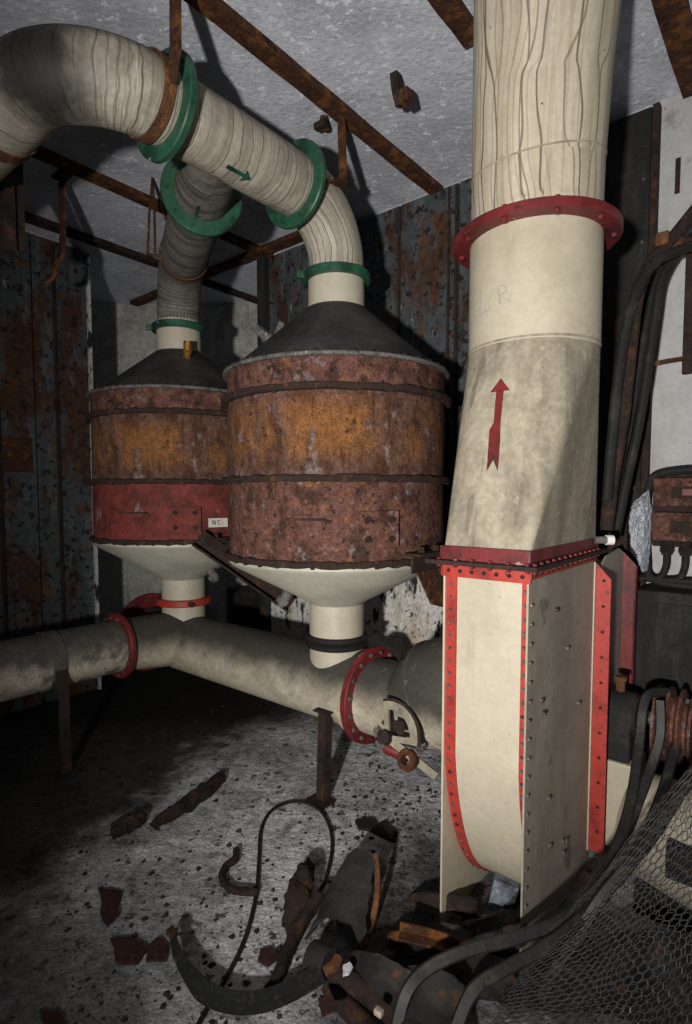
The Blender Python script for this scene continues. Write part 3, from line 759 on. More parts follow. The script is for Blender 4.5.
# damper: quadrant plate and lever on the front flank
dm = thing('damper_lever', 'toothed cream quadrant and lever of the damper valve beside the housing', 'valve lever', W(-.34, -.17, ZL))
fr = -V; cq = gy(388, 738, 1.89); nrm = (Vector((0, 0, EYE)) - cq); nrm = (-V * .92 + Z * .38).normalized()
ea = (U * -1 - nrm * (-U).dot(nrm)).normalized(); eb = nrm.cross(ea).normalized()
if eb.z < 0: eb = -eb
bm = new()
def polar(r, a): return cq + ea * (r * math.cos(a)) + eb * (r * math.sin(a))
A0, A1 = math.radians(2), math.radians(112)
outer = [polar(.122, A0 + (A1 - A0) * i / 16) for i in range(17)]; inner = [polar(.094, A1 + (A0 - A1) * i / 16) for i in range(17)]
extrude(bm, outer + inner, nrm * .012); part('quadrant_arc', bm, 'grey_beige', dm)
bm = new(); sweep(bm, [polar(.122, A0 + (A1 - A0) * i / 16) + nrm * .006 for i in range(17)], rect(.020, .007), up=nrm); part('arc_edge', bm, 'rust_dark', dm)
for an in (A0 + .1, A1 - .08):
    bm = new(); sweep(bm, [polar(.01, an) + nrm * .004, polar(.098, an) + nrm * .004], rect(.020, .010), up=nrm); part('spoke', bm, 'grey_beige', dm)
bm = new(); extrude(bm, [polar(.045, .5), polar(.066, .4), polar(.084, .9), polar(.066, 1.4), polar(.045, 1.3)], nrm * .006); part('inner_plate', bm, 'rust_dark', dm)
bm = new(); tube(bm, [cq - nrm * .03, cq + nrm * .035], .024, 16); part('hub', bm, 'rust_dark', dm)
l0 = cq + nrm * .03 + eb * .015 - ea * .02; l1 = gy(436, 776, 1.83)
bm = new(); dl = (l1 - l0).normalized(); sweep(bm, [l0 - dl * .02, l0, l0 + (l1 - l0) * .5, l1], rect(.026, .012), up=nrm); part('lever', bm, 'grey_beige', dm)
bm = new(); tube(bm, [l0 + nrm * .006, l0 + nrm * .022], .014, 6); part('lever_nut', bm, 'bolt', dm)
kk = gy(409, 760, 1.84); bm = new(); ring(bm, kk + nrm * .01, nrm, .016, .036, .03, 24, .006); part('bushing', bm, 'rust', dm)
bm = new(); tube(bm, [gy(419, 750, 1.86), gy(423, 744, 1.88)], .014, 12); part('pin', bm, 'grey_rim', dm)
bm = new(); tube(bm, [gy(385, 747, 1.98), gy(408, 757, 1.94)], .022, 12); part('link', bm, 'red_dark', dm)

# pipe legs
def leg(label, foot, top, lean):
    t = thing('pipe_support', label, 'pipe support', foot, 'angle iron pipe supports')
    bm = new(); sweep(bm, [foot, top], [(-.020, -.004), (.020, -.004), (.020, .004), (-.014, .004), (-.014, .04), (-.020, .04)], up=V); part('leg', bm, 'rust_dark', t)
    bm = new(); box(bm, foot + Z * .005, .05, .04, .005, bev=.002); part('foot_plate', bm, 'rust_dark', t)
    bm = new(); box(bm, top + V * .02 + Z * .004, .04, .035, .004, bev=.002); part('seat_plate', bm, 'rust_dark', t)
    return t


f1 = W(-.06, -.175, 0); leg('leaning rusty angle iron leg propping the pipe near the middle tank', f1, W(-.065, -.165, ZL - .06), 0)
f2 = W(.975, -.73, 0)
t = thing('pipe_support', 'short rusty leg under the soot blackened pipe at far left', 'pipe support', f2, 'angle iron pipe supports')
bm = new(); sweep(bm, [f2, W(.975, -.73, .38), W(.99, -.73, .47)], rect(.045, .012), up=U); part('leg', bm, 'rust_dark', t)
bm = new(); box(bm, f2 + Z * .004, .05, .05, .004, bev=.002); part('foot_plate', bm, 'rust_dark', t)
bm = new(); strap_ring(bm, W(1.125, -.73, ZS), V, RS + .004, .06, 0, 2 * pi); part('strap', bm, 'pipe_low_left', t)

# ================================================================== FAN HOUSING + LARGE DUCT
AW = .232; BL = .57
hs = thing('fan_housing', 'tall riveted fan housing with cream front, grey side plate and red edges', 'fan housing', H(AW / 2, BL / 2, 0))
bm = new(); hbox(bm, -.006, 0, 0, BL, 0, 1.060, .0015); npl = part('side_plate', bm, 'plate', hs, label='bare grey steel side plate')
bm = new(); hbox(bm, AW, AW + .006, 0, BL, 0, 1.060, .0015); part('side_plate', bm, 'cream', hs)
# front sheet with curved foot
prof = [(.012, 1.060), (.012, .55)] + [(q.x, q.y) for q in smooth_path([Vector((b_, z_, 0)) for b_, z_ in ((.012, .52), (.030, .41), (.066, .29), (.117, .185), (.182, .105), (.26, .05), (.34, .022))], 4)]
def curved(bm, a0, a1, lift, th):
    sec = []
    nrm_ = []
    for i in range(len(prof)):
        p = Vector(prof[max(i - 1, 0)]); q = Vector(prof[min(i + 1, len(prof) - 1)]); d = (q - p).normalized(); nrm_.append(Vector((d.y, -d.x)))
    top = [Vector(prof[i]) + nrm_[i] * lift for i in range(len(prof))]; bot = [Vector(prof[i]) + nrm_[i] * (lift - th) for i in range(len(prof))]
    for lay in ((top, a0, a1), (bot, a0, a1)): pass
    g = [[bm.verts.new(H(a, L_[i].x, L_[i].y)) for i in range(len(prof))] for L_ in (top, bot) for a in (a0, a1)]
    for i in range(len(prof) - 1):
        for (x, y) in ((0, 1), (1, 3), (3, 2), (2, 0)): bm.faces.new((g[x][i], g[y][i], g[y][i + 1], g[x][i + 1]))
    for i in (0, -1): bm.faces.new((g[0][i], g[1][i], g[3][i], g[2][i]))


bm = new(); curved(bm, 0, AW, 0, .004)
for f in bm.faces: f.smooth = True
part('front_sheet', bm, 'cream', hs, sharp=40)
bm = new(); curved(bm, AW - .032, AW + .004, .006, .006); strip1 = part('edge_strip', bm, 'red', hs)
bm = new(); curved(bm, -.004, .014, .006, .006); strip2 = part('edge_strip', bm, 'red', hs)
# rivets along strips
def strip_bolts(a, n=26):
    b = new(); acc = 0; nxt = .02
    for (b0, z0), (b1, z1) in zip(prof, prof[1:]):
        L_ = math.hypot(b1 - b0, z1 - z0)
        while nxt < acc + L_:
            t_ = (nxt - acc) / L_; nn = (V * (z1 - z0) - Z * (b1 - b0)).normalized()
            bolt(b, H(a, b0 + (b1 - b0) * t_, z0 + (z1 - z0) * t_) + nn * .006, nn, .0055, .005); nxt += .036
        acc += L_
    return b


part('rivets', strip_bolts(AW - .014, 30), 'bolt', strip1, kind='stuff')
part('rivets', strip_bolts(.006, 30), 'bolt', strip2, kind='stuff')
bm = new()
for k in range(20): bolt(bm, H(-.006, .018, .97 - k * .05), -U, .0055, .005)
for b_, z_ in ((.10, .70), (.12, .66), (.20, .93), (.30, .80), (.17, .40), (.19, .25), (.30, .21), (.33, .20), (.31, .17), (.42, .60)): bolt(bm, H(-.006, b_, z_), -U, .007, .008)
part('rivets', bm, 'bolt', npl, kind='stuff')
# band and flange plates at the top
bm = new(); hbox(bm, -.010, AW + .010, -.002, .004, 1.026, 1.061, .001); hbox(bm, -.012, -.006, -.002, BL, 1.036, 1.061, .001); hbox(bm, AW + .006, AW + .012, -.002, BL, 1.026, 1.061); band = part('top_band', bm, 'red', hs)
bm = new()
for k in range(7): bolt(bm, H(.01 + k * .035, -.002, 1.043), -V, .006, .005)
for k in range(14): bolt(bm, H(-.012, .02 + k * .04, 1.048), -U, .0055, .005)
part('rivets', bm, 'flange_rust', band, kind='stuff')
# back edge angles of both sections
bm = new(); extrude(bm, [H(-.006, BL, .05), H(-.056, BL, .05), H(-.056, BL, .975), H(-.006, BL, 1.03)], V * .008)
ba = part('back_angle', bm, 'red', hs); bm = new()
for k in range(11): bolt(bm, H(-.034, BL, .12 + k * .085), -V, .0055, .005)
part('rivets', bm, 'flange_rust', ba, kind='stuff')
bm = new(); hbox(bm, -.010, -.002, BL - .012, BL, .05, 1.03, .001); part('corner_bead', bm, 'cream', hs)
bm = new(); hbox(bm, .0, AW, BL + .01, BL + .36, .42, 1.0, .004); extrude(bm, [H(-.004, BL + .012, .42), H(-.004, BL + .35, .42), H(-.004, BL + .35, 1.035), H(-.004, BL + .28, 1.055), H(-.004, BL + .12, 1.04), H(-.004, BL + .012, .99)], U * -.006); part('rear_casing', bm, 'plate', hs)
bm = new(); extrude(bm, [H(-.010, BL + .35, .47), H(-.056, BL + .35, .47), H(-.056, BL + .35, .985), H(-.010, BL + .35, 1.035)], V * .010); hbox(bm, -.056, -.048, BL + .35, BL + .38, .47, .98); part('rear_angle', bm, 'red_dark', hs)
# scroll drum
bm = new(); lathe(bm, [(.02, 0), (.395, 0), (.40, .005), (.40, AW - .005), (.395, AW), (.02, AW)], H(.0, BL + .30, .47), 64, U); part('scroll_drum', bm, 'cream', hs)
bm = new(); hbox(bm, .0, AW, BL + .012, BL + .62, 0, .42, .006); part('scroll_base', bm, 'cream', hs)
bm = new(); extrude(bm, [gy(494, 880, 1.58), gy(519, 889, 1.56), gy(514, 905, 1.56), gy(498, 922, 1.55), gy(482, 932, 1.55)], Vector((.02, .05, .0))); part('foot_gusset', bm, 'blue_steel', hs, label='bluish steel gusset under the curved front')

# duct
du = thing('vertical_duct', 'large cream ventilation duct with red collar and red arrow rising to the ceiling', 'duct', H(AW / 2, BL / 2, 1.062))
bm = new(); hbox(bm, -.040, AW + .042, -.040, BL + .03, 1.062, 1.074, .002); fp = part('base_flange', bm, 'rust_dark', du)
bm = new()
for k in range(6): bolt(bm, H(-.01 + k * .05, -.022, 1.074), Z, .006, .006)
for k in range(13): bolt(bm, H(-.024, -.01 + k * .045, 1.074), Z, .006, .006)
for k in range(13): bolt(bm, H(-.024, -.01 + k * .045, 1.062), -Z, .006, .008)
for k in range(6): bolt(bm, H(-.01 + k * .05, -.022, 1.062), -Z, .006, .008)
part('bolts', bm, 'red_dark', fp, kind='stuff')
# square-to-round
DC = H(AW / 2, .305, 0); DR = .186; N_ = 96; Z1, Z2 = 1.075, 1.678
def sq_round(t_, off=0.0):
    pts = []
    for k in range(N_):
        a = 2 * pi * k / N_ - 3 * pi / 4     # quadrant starts at corner (-,-)
        q = (k * 4) // N_
        cs = [(-1, -1), (1, -1), (1, 1), (-1, 1)]
    return pts


bm = new()
corner = [H(-.004 - 0, -.004, Z1), H(AW + .004, -.004, Z1), H(AW + .004, BL, Z1), H(-.004, BL, Z1)]
rings = []
NR = 18
for i in range(NR + 1):
    t_ = i / NR; rr = []
    for k in range(N_):
        ph = 2 * pi * k / N_            # direction cos along -U.. use uv frame: angle 0 = -U, pi/2 = -V
        top = DC + (-U * math.cos(ph) - V * math.sin(ph)) * DR + Z * Z2
        if k <= N_ // 4: bot = corner[0]
        elif k <= N_ // 2: bot = corner[1]
        elif k <= 3 * N_ // 4: bot = corner[2]
        else: bot = corner[3]
        rr.append((bot, top))
    rings.append(rr)
# duplicate columns at the quadrant points so that flat triangles run between corners
cols = []
for q in range(4):
    for k in range(N_ // 4 + 1):
        ph = pi / 2 * q + 2 * pi * k / N_
        cols.append((corner[q], DC + (-U * math.cos(ph) - V * math.sin(ph)) * DR + Z * Z2))
    # flat face between corner q and corner q+1 at the quadrant point
    for k in range(1, 9):
        s_ = k / 9; ph = pi / 2 * (q + 1)
        cols.append((corner[q].lerp(corner[(q + 1) % 4], s_), DC + (-U * math.cos(ph) - V * math.sin(ph)) * DR + Z * Z2))
grid = [[bm.verts.new(b_.lerp(t_, i / NR)) for (b_, t_) in cols] for i in range(NR + 1)]
nc = len(cols)
for i in range(NR):
    for k in range(nc):
        try: f = bm.faces.new((grid[i][k], grid[i][(k + 1) % nc], grid[i + 1][(k + 1) % nc], grid[i + 1][k])); f.smooth = True
        except ValueError: pass
bmesh.ops.remove_doubles(bm, verts=bm.verts[:], dist=.0002)
trans = part('transition', bm, 'grey_beige', du, sharp=14)
bm = new()
for (p, q) in ((corner[0], corner[1]), (corner[0], corner[3]), (corner[1], corner[2])):
    d = (q - p).normalized(); nn = -V if abs(d.dot(U)) > .5 else (-U if p is corner[0] else U)
    box(bm, (p + q) / 2 + nn * .004 + Z * .016, (q - p).length / 2 + .006, .004, .020, (d, nn, Z), .001)
part('base_band', bm, 'red_dark', du)
bm = new(); lathe(bm, [(DR + .0015, 1.668), (DR + .0015, 1.99)], DC, 72); cp = part('lower_pipe_section', bm, 'cream', du)
bm = new(); ring(bm, DC + Z * 1.678, Z, DR - .005, DR + .0035, .006, 72, .001); part('seam_ring', bm, 'grey_beige', du)
flange('collar', DC + Z * 2.0, Z, .17, .236, .026, 'red_dark', du, 10, 'red_dark', .009)
# mitred bend
bd = (-DC.normalized() * .97 + Vector((.10, 0, 0))).normalized(); bd.z = 0; bd.normalize(); rho = .85
angs = [math.radians(x) for x in (0, 9, 24, 39, 50)]
pts = [DC + Z * 2.0] + [DC + Z * (2.06) + bd * (rho * (1 - math.cos(x))) + Z * (rho * math.sin(x)) for x in angs]
path = []
for p, q in zip(pts, pts[1:]):
    for k in range(6): path.append(p.lerp(q, k / 6))
path.append(pts[-1])
bm = new(); sdv = bd.cross(Z); tube(bm, path, DR - .001, 72, caps=False, up=[-bd if i < 1 else (-bd) for i in range(len(path))]); part('upper_bend', bm, 'cream_streak', du)
for i in (2, 3, 4):
    ax = (pts[i + 1] - pts[i - 1]).normalized(); bm = new(); ring(bm, pts[i], ax, DR - .004, DR + .0022, .005, 72, .001); part('mitre_seam', bm, 'grey_beige', du)
bm = new(); qq = gy(598, 205, 1.66); tube(bm, [qq - Z * .03, qq + Vector((.0, 0, .025)), qq + Vector((.004, 0, .06))], .010, 8); tube(bm, [qq - Z * .03, qq + Vector((.03, 0, -.035))], .011, 8); part('wing_bolt', bm, 'rust_orange', du)
# arrow on the transition
bv = bvh_of(trans); cen = gy(498, 423, 1.50); toc = (Vector((0, 0, EYE)) - cen); toc.z = 0; dn = toc.normalized(); rr = dn.cross(Z) * -1
rr = Z.cross(dn)
k_ = 1.50 / F
rows = [(47, 2, 2.6), (34, -8, 11), (35, -2, 5.2), (2, -4, 2.5), (-5, -8, 2.5), (-14, -8.5, 2.5), (-36, -9.5, 1.5)]
bm = new(); decal(bm, bv, rr, Z, -dn, cen + dn * .4, rowstrip(fine([(y * k_, a_ * k_, b_ * k_) for y, a_, b_ in rows], 5)))
tl = [[(-9.5 * k_, -36 * k_), (-4 * k_, -36 * k_), (-10 * k_, -47 * k_)], [(-4 * k_, -36 * k_), (1.5 * k_, -36 * k_), (.5 * k_, -47 * k_)]]
decal(bm, bv, rr, Z, -dn, cen + dn * .4, tl); part('painted_arrow', bm, 'red_dark', du, label='dark red painted arrow pointing up')
# pencil letters L R
bv = bvh_of(cp); cen = gy(490, 292, 1.55); toc = (Vector((0, 0, EYE)) - cen); toc.z = 0; dn = toc.normalized(); rr = Z.cross(dn); k_ = 1.55 / F; bm = new()
for st_ in (((-8, 14), (-9, -12)), ((-9, -12), (0, -9)), ((10, -8), (8, 10)), ((8, 10), (15, 8)), ((15, 8), (16, 3)), ((16, 3), (9, 0)), ((9, 0), (20, -8))):
    (x0, y0_), (x1, y1_) = st_; L_ = math.hypot(x1 - x0, y1_ - y0_); nx, ny = -(y1_ - y0_) / L_ * .45, (x1 - x0) / L_ * .45
    decal(bm, bv, rr, Z, -dn, cen + dn * .4, [[((x0 + nx) * k_, (y0_ + ny) * k_), ((x1 + nx) * k_, (y1_ + ny) * k_), ((x1 - nx) * k_, (y1_ - ny) * k_), ((x0 - nx) * k_, (y0_ - ny) * k_)]])
if len(bm.verts): part('pencil_letters', bm, 'pencil', du, label='faint pencilled letters L R')
# white cap on the flange
t = thing('capped_tube', 'small white plastic cap on a clear tube beside the red flange', 'cap', gy(606, 543, 1.80))
bm = new(); q = gy(606, 540, 1.80); tube(bm, [q, q + Vector((.022, 0, 0))], .016, 16); part('cap', bm, 'white_cap', t)
bm = new(); tube(bm, [q - Vector((.035, 0, 0)), q], .012, 16); part('tube', bm, 'grey_rim', t)

# bearing, pulley
AX = H(-.0, BL + .22, .49)
t = thing('pulley', 'rusty three groove belt pulley on the fan shaft', 'pulley', AX - U * .2 - Z * .12)
pc = gy(676, 724, 1.80); ax = -U
pr = []
for g in range(4):
    x = -.055 + g * .034; pr += [(.118, x), (.118, x + .008)]
    if g < 3: pr += [(.092, x + .017), (.092, x + .025)]
pr = [(.02, -.058)] + pr + [(.02, .058)]
bm = new(); lathe(bm, pr, pc, 48, ax); part('sheave', bm, 'tank_band', t, sharp=25)
bm = new(); tube(bm, [pc + U * .38, pc - U * .09], .022, 20); part('shaft', bm, 'bolt', t)
t.location = pc - Z * .118
for ch in t.children: ch.data.transform(Matrix.Translation((AX - U * .2 - Z * .12) - t.location))
t = thing('bearing_block', 'dark oily bearing block between housing and pulley', 'bearing', pc + U * .17 - Z * .15)
bm = new(); box(bm, pc + U * .17 - Z * .06, .05, .075, .09, bev=.012); part('block', bm, 'scrap_black', t)
bm = new(); ring(bm, pc + U * .17, U, .03, .075, .12, 32, .01); part('bearing_cap', bm, 'scrap_black', t)
bm = new(); tube(bm, [pc + U * .17 + Z * .07, pc + U * .17 + Z * .11], .016, 6); tube(bm, [pc + U * .17 + Z * .11, pc + U * .17 + Z * .125], .022, 6); part('grease_nut', bm, 'rust_orange', t)
bm = new(); box(bm, pc + U * .16 - Z * .30, .06, .08, .15, bev=.006); part('pedestal', bm, 'cream', t)

# ================================================================== RIGHT WALL FITTINGS
t = thing('wall_cabinet', 'dark grey steel cabinet standing at the right wall behind the pulley', 'cabinet', W(-1.6, .57, 0))
bm = new(); wbox(bm, -2.1, -1.072, .46, .66, 0, .90, .008); part('body', bm, 'steel_dark_and_shaded', t)
bm = new(); wbox(bm, -2.05, -1.13, .452, .46, .05, .86, .004); part('door', bm, 'steel_dark_and_shaded', t)
# junction box
t = thing('junction_box', 'rusty double junction box with slotted covers at the right edge', 'electrical box', W(-1.3, .62, 1.06))
for z0, z1 in ((1.205, 1.315), (1.075, 1.185)):
    bm = new(); wbox(bm, -1.50, -1.085, .60, .68, z0, z1, .012); b_ = part('cover', bm, 'tank_band', t)
    bm = new(); wbox(bm, -1.40, -1.150, .592, .602, (z0 + z1) / 2 - .022, (z0 + z1) / 2 + .022, .004); s1 = part('slot_frame', bm, 'rust_dark', b_)
bm = new(); wbox(bm, -1.38, -1.185, .586, .594, 1.247, 1.273, .002); part('red_tab', bm, 'red_dark', t)
bm = new(); wbox(bm, -1.50, -1.08, .645, .695, 1.05, 1.34, .006); part('back_plate', bm, 'rust_dark', t)
for k in range(3):
    u = -1.135 - .062 * k
    bm = new(); tube(bm, [W(u, .635, 1.078), W(u, .635, 1.02)], .020, 12); tube(bm, [W(u, .635, 1.05), W(u, .635, 1.03)], .026, 6); part('gland', bm, 'rust_dark', t)
# cables from glands
names = ('nearest the duct', 'middle of the three', 'farthest from the duct')
for k in range(3):
    u = -1.135 - .062 * k
    bm = new(); tube(bm, smooth_path([W(u, .635, 1.02), W(u, .62, .97), W(u + .02, .60, .93), W(u + .08 + .03 * k, .60, .925), W(u + .16 + .05 * k, .61, .925), W(-.97, .60, .915 - .02 * k), W(-.93, .60, .70)], 6), .013, 10)
    solo('supply_cable', bm, 'rubber', 'black cable bending out below the junction box, ' + names[k], 'cable', 'cables below the junction box')
bm = new(); tube(bm, smooth_path([W(-1.55, .59, 1.335), W(-1.3, .60, 1.345), W(-1.12, .61, 1.335), W(-1.07, .62, 1.29), W(-1.062, .62, 1.15), W(-1.07, .615, 1.0), W(-1.09, .60, .93), W(-1.2, .60, .91), W(-1.5, .6, .92)], 6), .016, 10)
solo('loop_cable', bm, 'rubber', 'thick black cable looped round the junction box', 'cable')
# cable bundle on the wall
cab = [
    ([(700, 205), (672, 240), (648, 268), (636, 300), (630, 350), (622, 420), (612, 480), (606, 530)], 1.98, .024, 'thickest of the drooping wall cables, nearest the duct'),
    ([(702, 228), (680, 250), (662, 280), (655, 320), (648, 370), (638, 430), (625, 490), (615, 540)], 2.02, .016, 'thin drooping wall cable bordering the white wall'),
    ([(704, 240), (676, 252), (655, 262), (640, 285), (628, 320), (618, 380), (612, 440), (607, 500)], 1.95, .018, 'drooping wall cable crossing behind the upper bracket'),
    ([(705, 212), (690, 222), (668, 258), (654, 290), (644, 340), (634, 400), (620, 470), (612, 520)], 2.06, .013, 'thinnest drooping wall cable lying against the steel')]
for pts_, Y_, r_, lb in cab:
    bm = new(); tube(bm, smooth_path([gy(x, y, Y_) for x, y in pts_], 6), r_, 10); solo('wall_cable', bm, 'rust_dark' if r_ > .02 else 'rubber', lb, 'cable', 'drooping cables on the right wall')
t = thing('cable_clip', 'rusty clip bar holding the cables to the white wall', 'bracket', gy(675, 248, 2.1))
bm = new(); sweep(bm, [gy(662, 247, 1.98), gy(676, 244, 1.98), gy(700, 246, 1.98)], rect(.035, .03), up=Z); part('bar', bm, 'rust', t)
bm = new(); box(bm, gy(663, 240, 1.97), .02, .02, .022, bev=.004); part('lug', bm, 'rust_orange', t)
t = thing('wall_bar', 'rusted vertical bar with stay rod on the white wall', 'bar', gy(688, 375, 2.05))
bm = new(); q0 = gy(689, 374, 2.05); q1 = gy(689, 240, 2.05); box(bm, (q0 + q1) / 2, .014, .014, (q1.z - q0.z) / 2, bev=.003); part('upright', bm, 'rust_dark', t)
bm = new(); sweep(bm, [gy(688, 358, 2.05), gy(668, 361, 2.06), gy(652, 364, 2.08), gy(628, 364, 2.12)], rect(.018, .014), up=Z); part('stay', bm, 'rust', t)
# white lime bloom on the wall
bm = new(); rn = random.Random(4)
pl = [(646, 489), (637, 497), (629, 505), (628, 530), (629, 548), (636, 558), (640, 574), (645, 574), (648, 545), (649, 510)]
base = [gy(x, y, 2.13) for x, y in pl]; cc = sum(base, Vector()) / len(base); off = -V * .028
cv = bm.verts.new(cc + off); ed = [bm.verts.new(p.lerp(cc, .3) + off * .8) for p in base]; eo = [bm.verts.new(p + V * .05) for p in base]
for i in range(len(base)):
    j = (i + 1) % len(base); bm.faces.new((cv, ed[i], ed[j])); bm.faces.new((ed[i], eo[i], eo[j], ed[j]))
bmesh.ops.subdivide_edges(bm, edges=bm.edges[:], cuts=5, use_grid_fill=True)
for v in bm.verts: v.co += -V * (.014 * mnoise.noise(v.co * 45) + .008 * mnoise.noise(v.co * 130)) + U * (.006 * mnoise.noise(v.co * 60))
solo('lime_bloom', bm, 'plaster', 'white furry lime deposit on the wall beside the junction box', 'deposit')
# steel upright beside the bloom
bm = new(); wbox(bm, -1.00, -.93, .60, .662, .3, 1.95, .004); solo('cable_channel', bm, 'rust_dark', 'rusted steel channel behind the drooping cables', 'channel')

# ================================================================== BELTS AND NETTING
belts = [
    ([(668, 692, 1.79), (650, 694, 1.78), (643, 708, 1.76), (639, 745, 1.71), (631, 800, 1.60), (614, 855, 1.48), (590, 895, 1.38), (560, 920, 1.32), (520, 937, 1.29), (472, 949, 1.27), (432, 966, 1.25), (407, 992, 1.22), (394, 1040, 1.18)], 'drive belt hanging from the pulley, sweeping lowest left across the scrap'),
    ([(690, 700, 1.76), (676, 745, 1.72), (660, 800, 1.58), (638, 848, 1.46), (606, 890, 1.37), (574, 925, 1.29), (540, 950, 1.25), (503, 970, 1.22), (472, 992, 1.19), (452, 1040, 1.14)], 'drive belt ending beside the netting at the bottom edge'),
    ([(700, 765, 1.45), (680, 792, 1.42), (655, 832, 1.38), (628, 866, 1.34), (600, 900, 1.31), (578, 935, 1.29), (556, 968, 1.27), (540, 1000, 1.24)], 'drive belt lying on the upper edge of the netting'),
    ([(660, 700, 1.74), (660, 735, 1.72), (650, 770, 1.68), (635, 810, 1.6), (615, 862, 1.5), (592, 905, 1.42), (570, 940, 1.38), (552, 970, 1.36)], 'drive belt hanging straight behind the others')]
for pts_, lb in belts:
    bm = new(); P_ = smooth_path([gy(*q) for q in pts_], 7)
    sec = [(-.012, -.008), (.012, -.008), (.015, .0), (.011, .008), (-.011, .008), (-.015, .0)]
    sweep(bm, P_, sec, up=[(Vector((0, 0, EYE)) - p).normalized() for p in P_]); solo('drive_belt', bm, 'belt', lb, 'belt', 'loose drive belts by the pulley')

# netting heap
CP = [[(548, 925, 1.32), (600, 880, 1.36), (652, 812, 1.38), (712, 745, 1.40)],
      [(530, 960, 1.24), (592, 925, 1.25), (648, 880, 1.24), (715, 835, 1.24)],
      [(505, 1000, 1.17), (580, 985, 1.12), (645, 962, 1.10), (718, 930, 1.10)],
      [(485, 1045, 1.12), (570, 1050, 1.04), (640, 1055, 1.02), (722, 1050, 1.02)]]
G = [[gy(*c) for c in r] for r in CP]
G.append([Vector((p.x, p.y - .05, .004)) for p in G[-1]])
def cr(P_, t_):
    n_ = len(P_) - 1; x = max(0, min(t_, .99999)) * n_; i = int(x); q = x - i
    p0, p1, p2, p3 = P_[max(i - 1, 0)], P_[i], P_[i + 1], P_[min(i + 2, n_)]
    return .5 * ((2 * p1) + (p2 - p0) * q + (2 * p0 - 5 * p1 + 4 * p2 - p3) * q * q + (3 * p1 - p0 - 3 * p2 + p3) * q ** 3)
def netp(s_, t_, off):
    p = cr([cr(r, s_) for r in G], t_)
    return p + Vector((0, -.7, .7)) * (off + .022 * mnoise.noise(p * 7 + Vector((off * 90, 0, 0))) + .010 * mnoise.noise(p * 19))
def net(off, nx, ny):
    bm = new(); nodes = {}
    def nd(i, j): 
        k = (round(i, 2), round(j, 2))
        if k not in nodes: nodes[k] = netp(i / nx, j / ny, off)
        return nodes[k]
    def wire(a_, b_, r_=.0011):
        d = (b_ - a_)
        if d.length < 1e-5: return
        d.normalize(); e1 = d.cross(Vector((.3, .5, .8))).normalized(); e2 = d.cross(e1)
        q = [[bm.verts.new(p + (e1 * math.cos(x) + e2 * math.sin(x)) * r_) for x in (0, 2.094, 4.189)] for p in (a_, b_)]
        for k in range(3): bm.faces.new((q[0][k], q[0][(k + 1) % 3], q[1][(k + 1) % 3], q[1][k]))
    for j in range(ny):
        for i in range(nx):
            o_ = .5 if j % 2 else 0
            a_ = nd(i + o_, j + .33); b_ = nd(i + o_ + .5, j); c_ = nd(i + o_ + 1, j + .33); d_ = nd(i + o_, j + 1)
            if i + o_ + 1 <= nx + .01:
                wire(a_, b_); wire(b_, c_); wire(a_, d_)
    return bm
t = thing('wire_netting', 'crumpled black hexagonal wire netting heaped at the bottom right', 'wire netting', Vector((.5, 1.15, 0)))
part('front_layer', net(.0, 22, 44), 'galv', t); part('back_layer', net(-.035, 19, 38), 'galv', t)
# things under the net: motor with cream casing on a block
t = thing('electric_motor', 'cream motor casing lying under the wire netting', 'motor', Vector((1.06, 1.60, 0)))
mc = Vector((1.06, 1.60, .20)); ax = (-U * .9 - V * .2).normalized()
bm = new(); lathe(bm, [(.02, -.2), (.13, -.2), (.16, -.17), (.17, -.05), (.17, .10), (.15, .14), (.02, .14)], mc, 40, ax); part('casing', bm, 'cream', t)
bm = new(); box(bm, mc - V * .15 + Z * .03 + U * .02, .05, .03, .05, bev=.006); part('terminal_cover', bm, 'scrap_black', t)
bm = new(); box(bm, mc - Z * .15, .16, .12, .05, bev=.006); part('feet', bm, 'steel_dark_and_shaded', t)
bm = new(); patch(bm, [Vector((.42, 1.30, .0)), Vector((1.05, 1.05, .0)), Vector((1.1, 1.30, .10)), Vector((.55, 1.42, .07))], Vector((0, 0, .05)), 14, 8, .01, .03, 2, .04); solo('rubble_mat', bm, 'scrap_black', 'blackened crust of rubbish below the wire netting', 'rubbish')

# ================================================================== SCRAP ON THE FLOOR
# cable loop
lp_ = [(185, 1050), (205, 1012), (225, 980), (245, 938), (256, 895), (259, 858), (261, 830), (270, 812), (286, 803), (303, 802), (320, 810), (330, 828), (332, 850), (325, 880), (312, 905), (298, 935), (284, 965), (266, 988)]
bm = new(); tube(bm, smooth_path([gz(x, y, .008) for x, y in lp_], 5), .0062, 8); solo('black_cable', bm, 'rubber', 'thin black cable lying in a tall loop on the pale floor', 'cable')
# S shaped iron
bm = new(); tube(bm, smooth_path([gz(x, y, .014) for x, y in ((236, 850), (235, 860), (226, 866), (222, 876), (226, 886), (238, 891), (258, 892))], 5), .012, 8); 
for v in bm.verts: v.co += Vector((1, 1, .6)) * (.003 * mnoise.noise(v.co * 90))
solo('bent_iron', bm, 'rust_dark', 'small hook shaped rusty iron beside the cable loop', 'scrap iron')
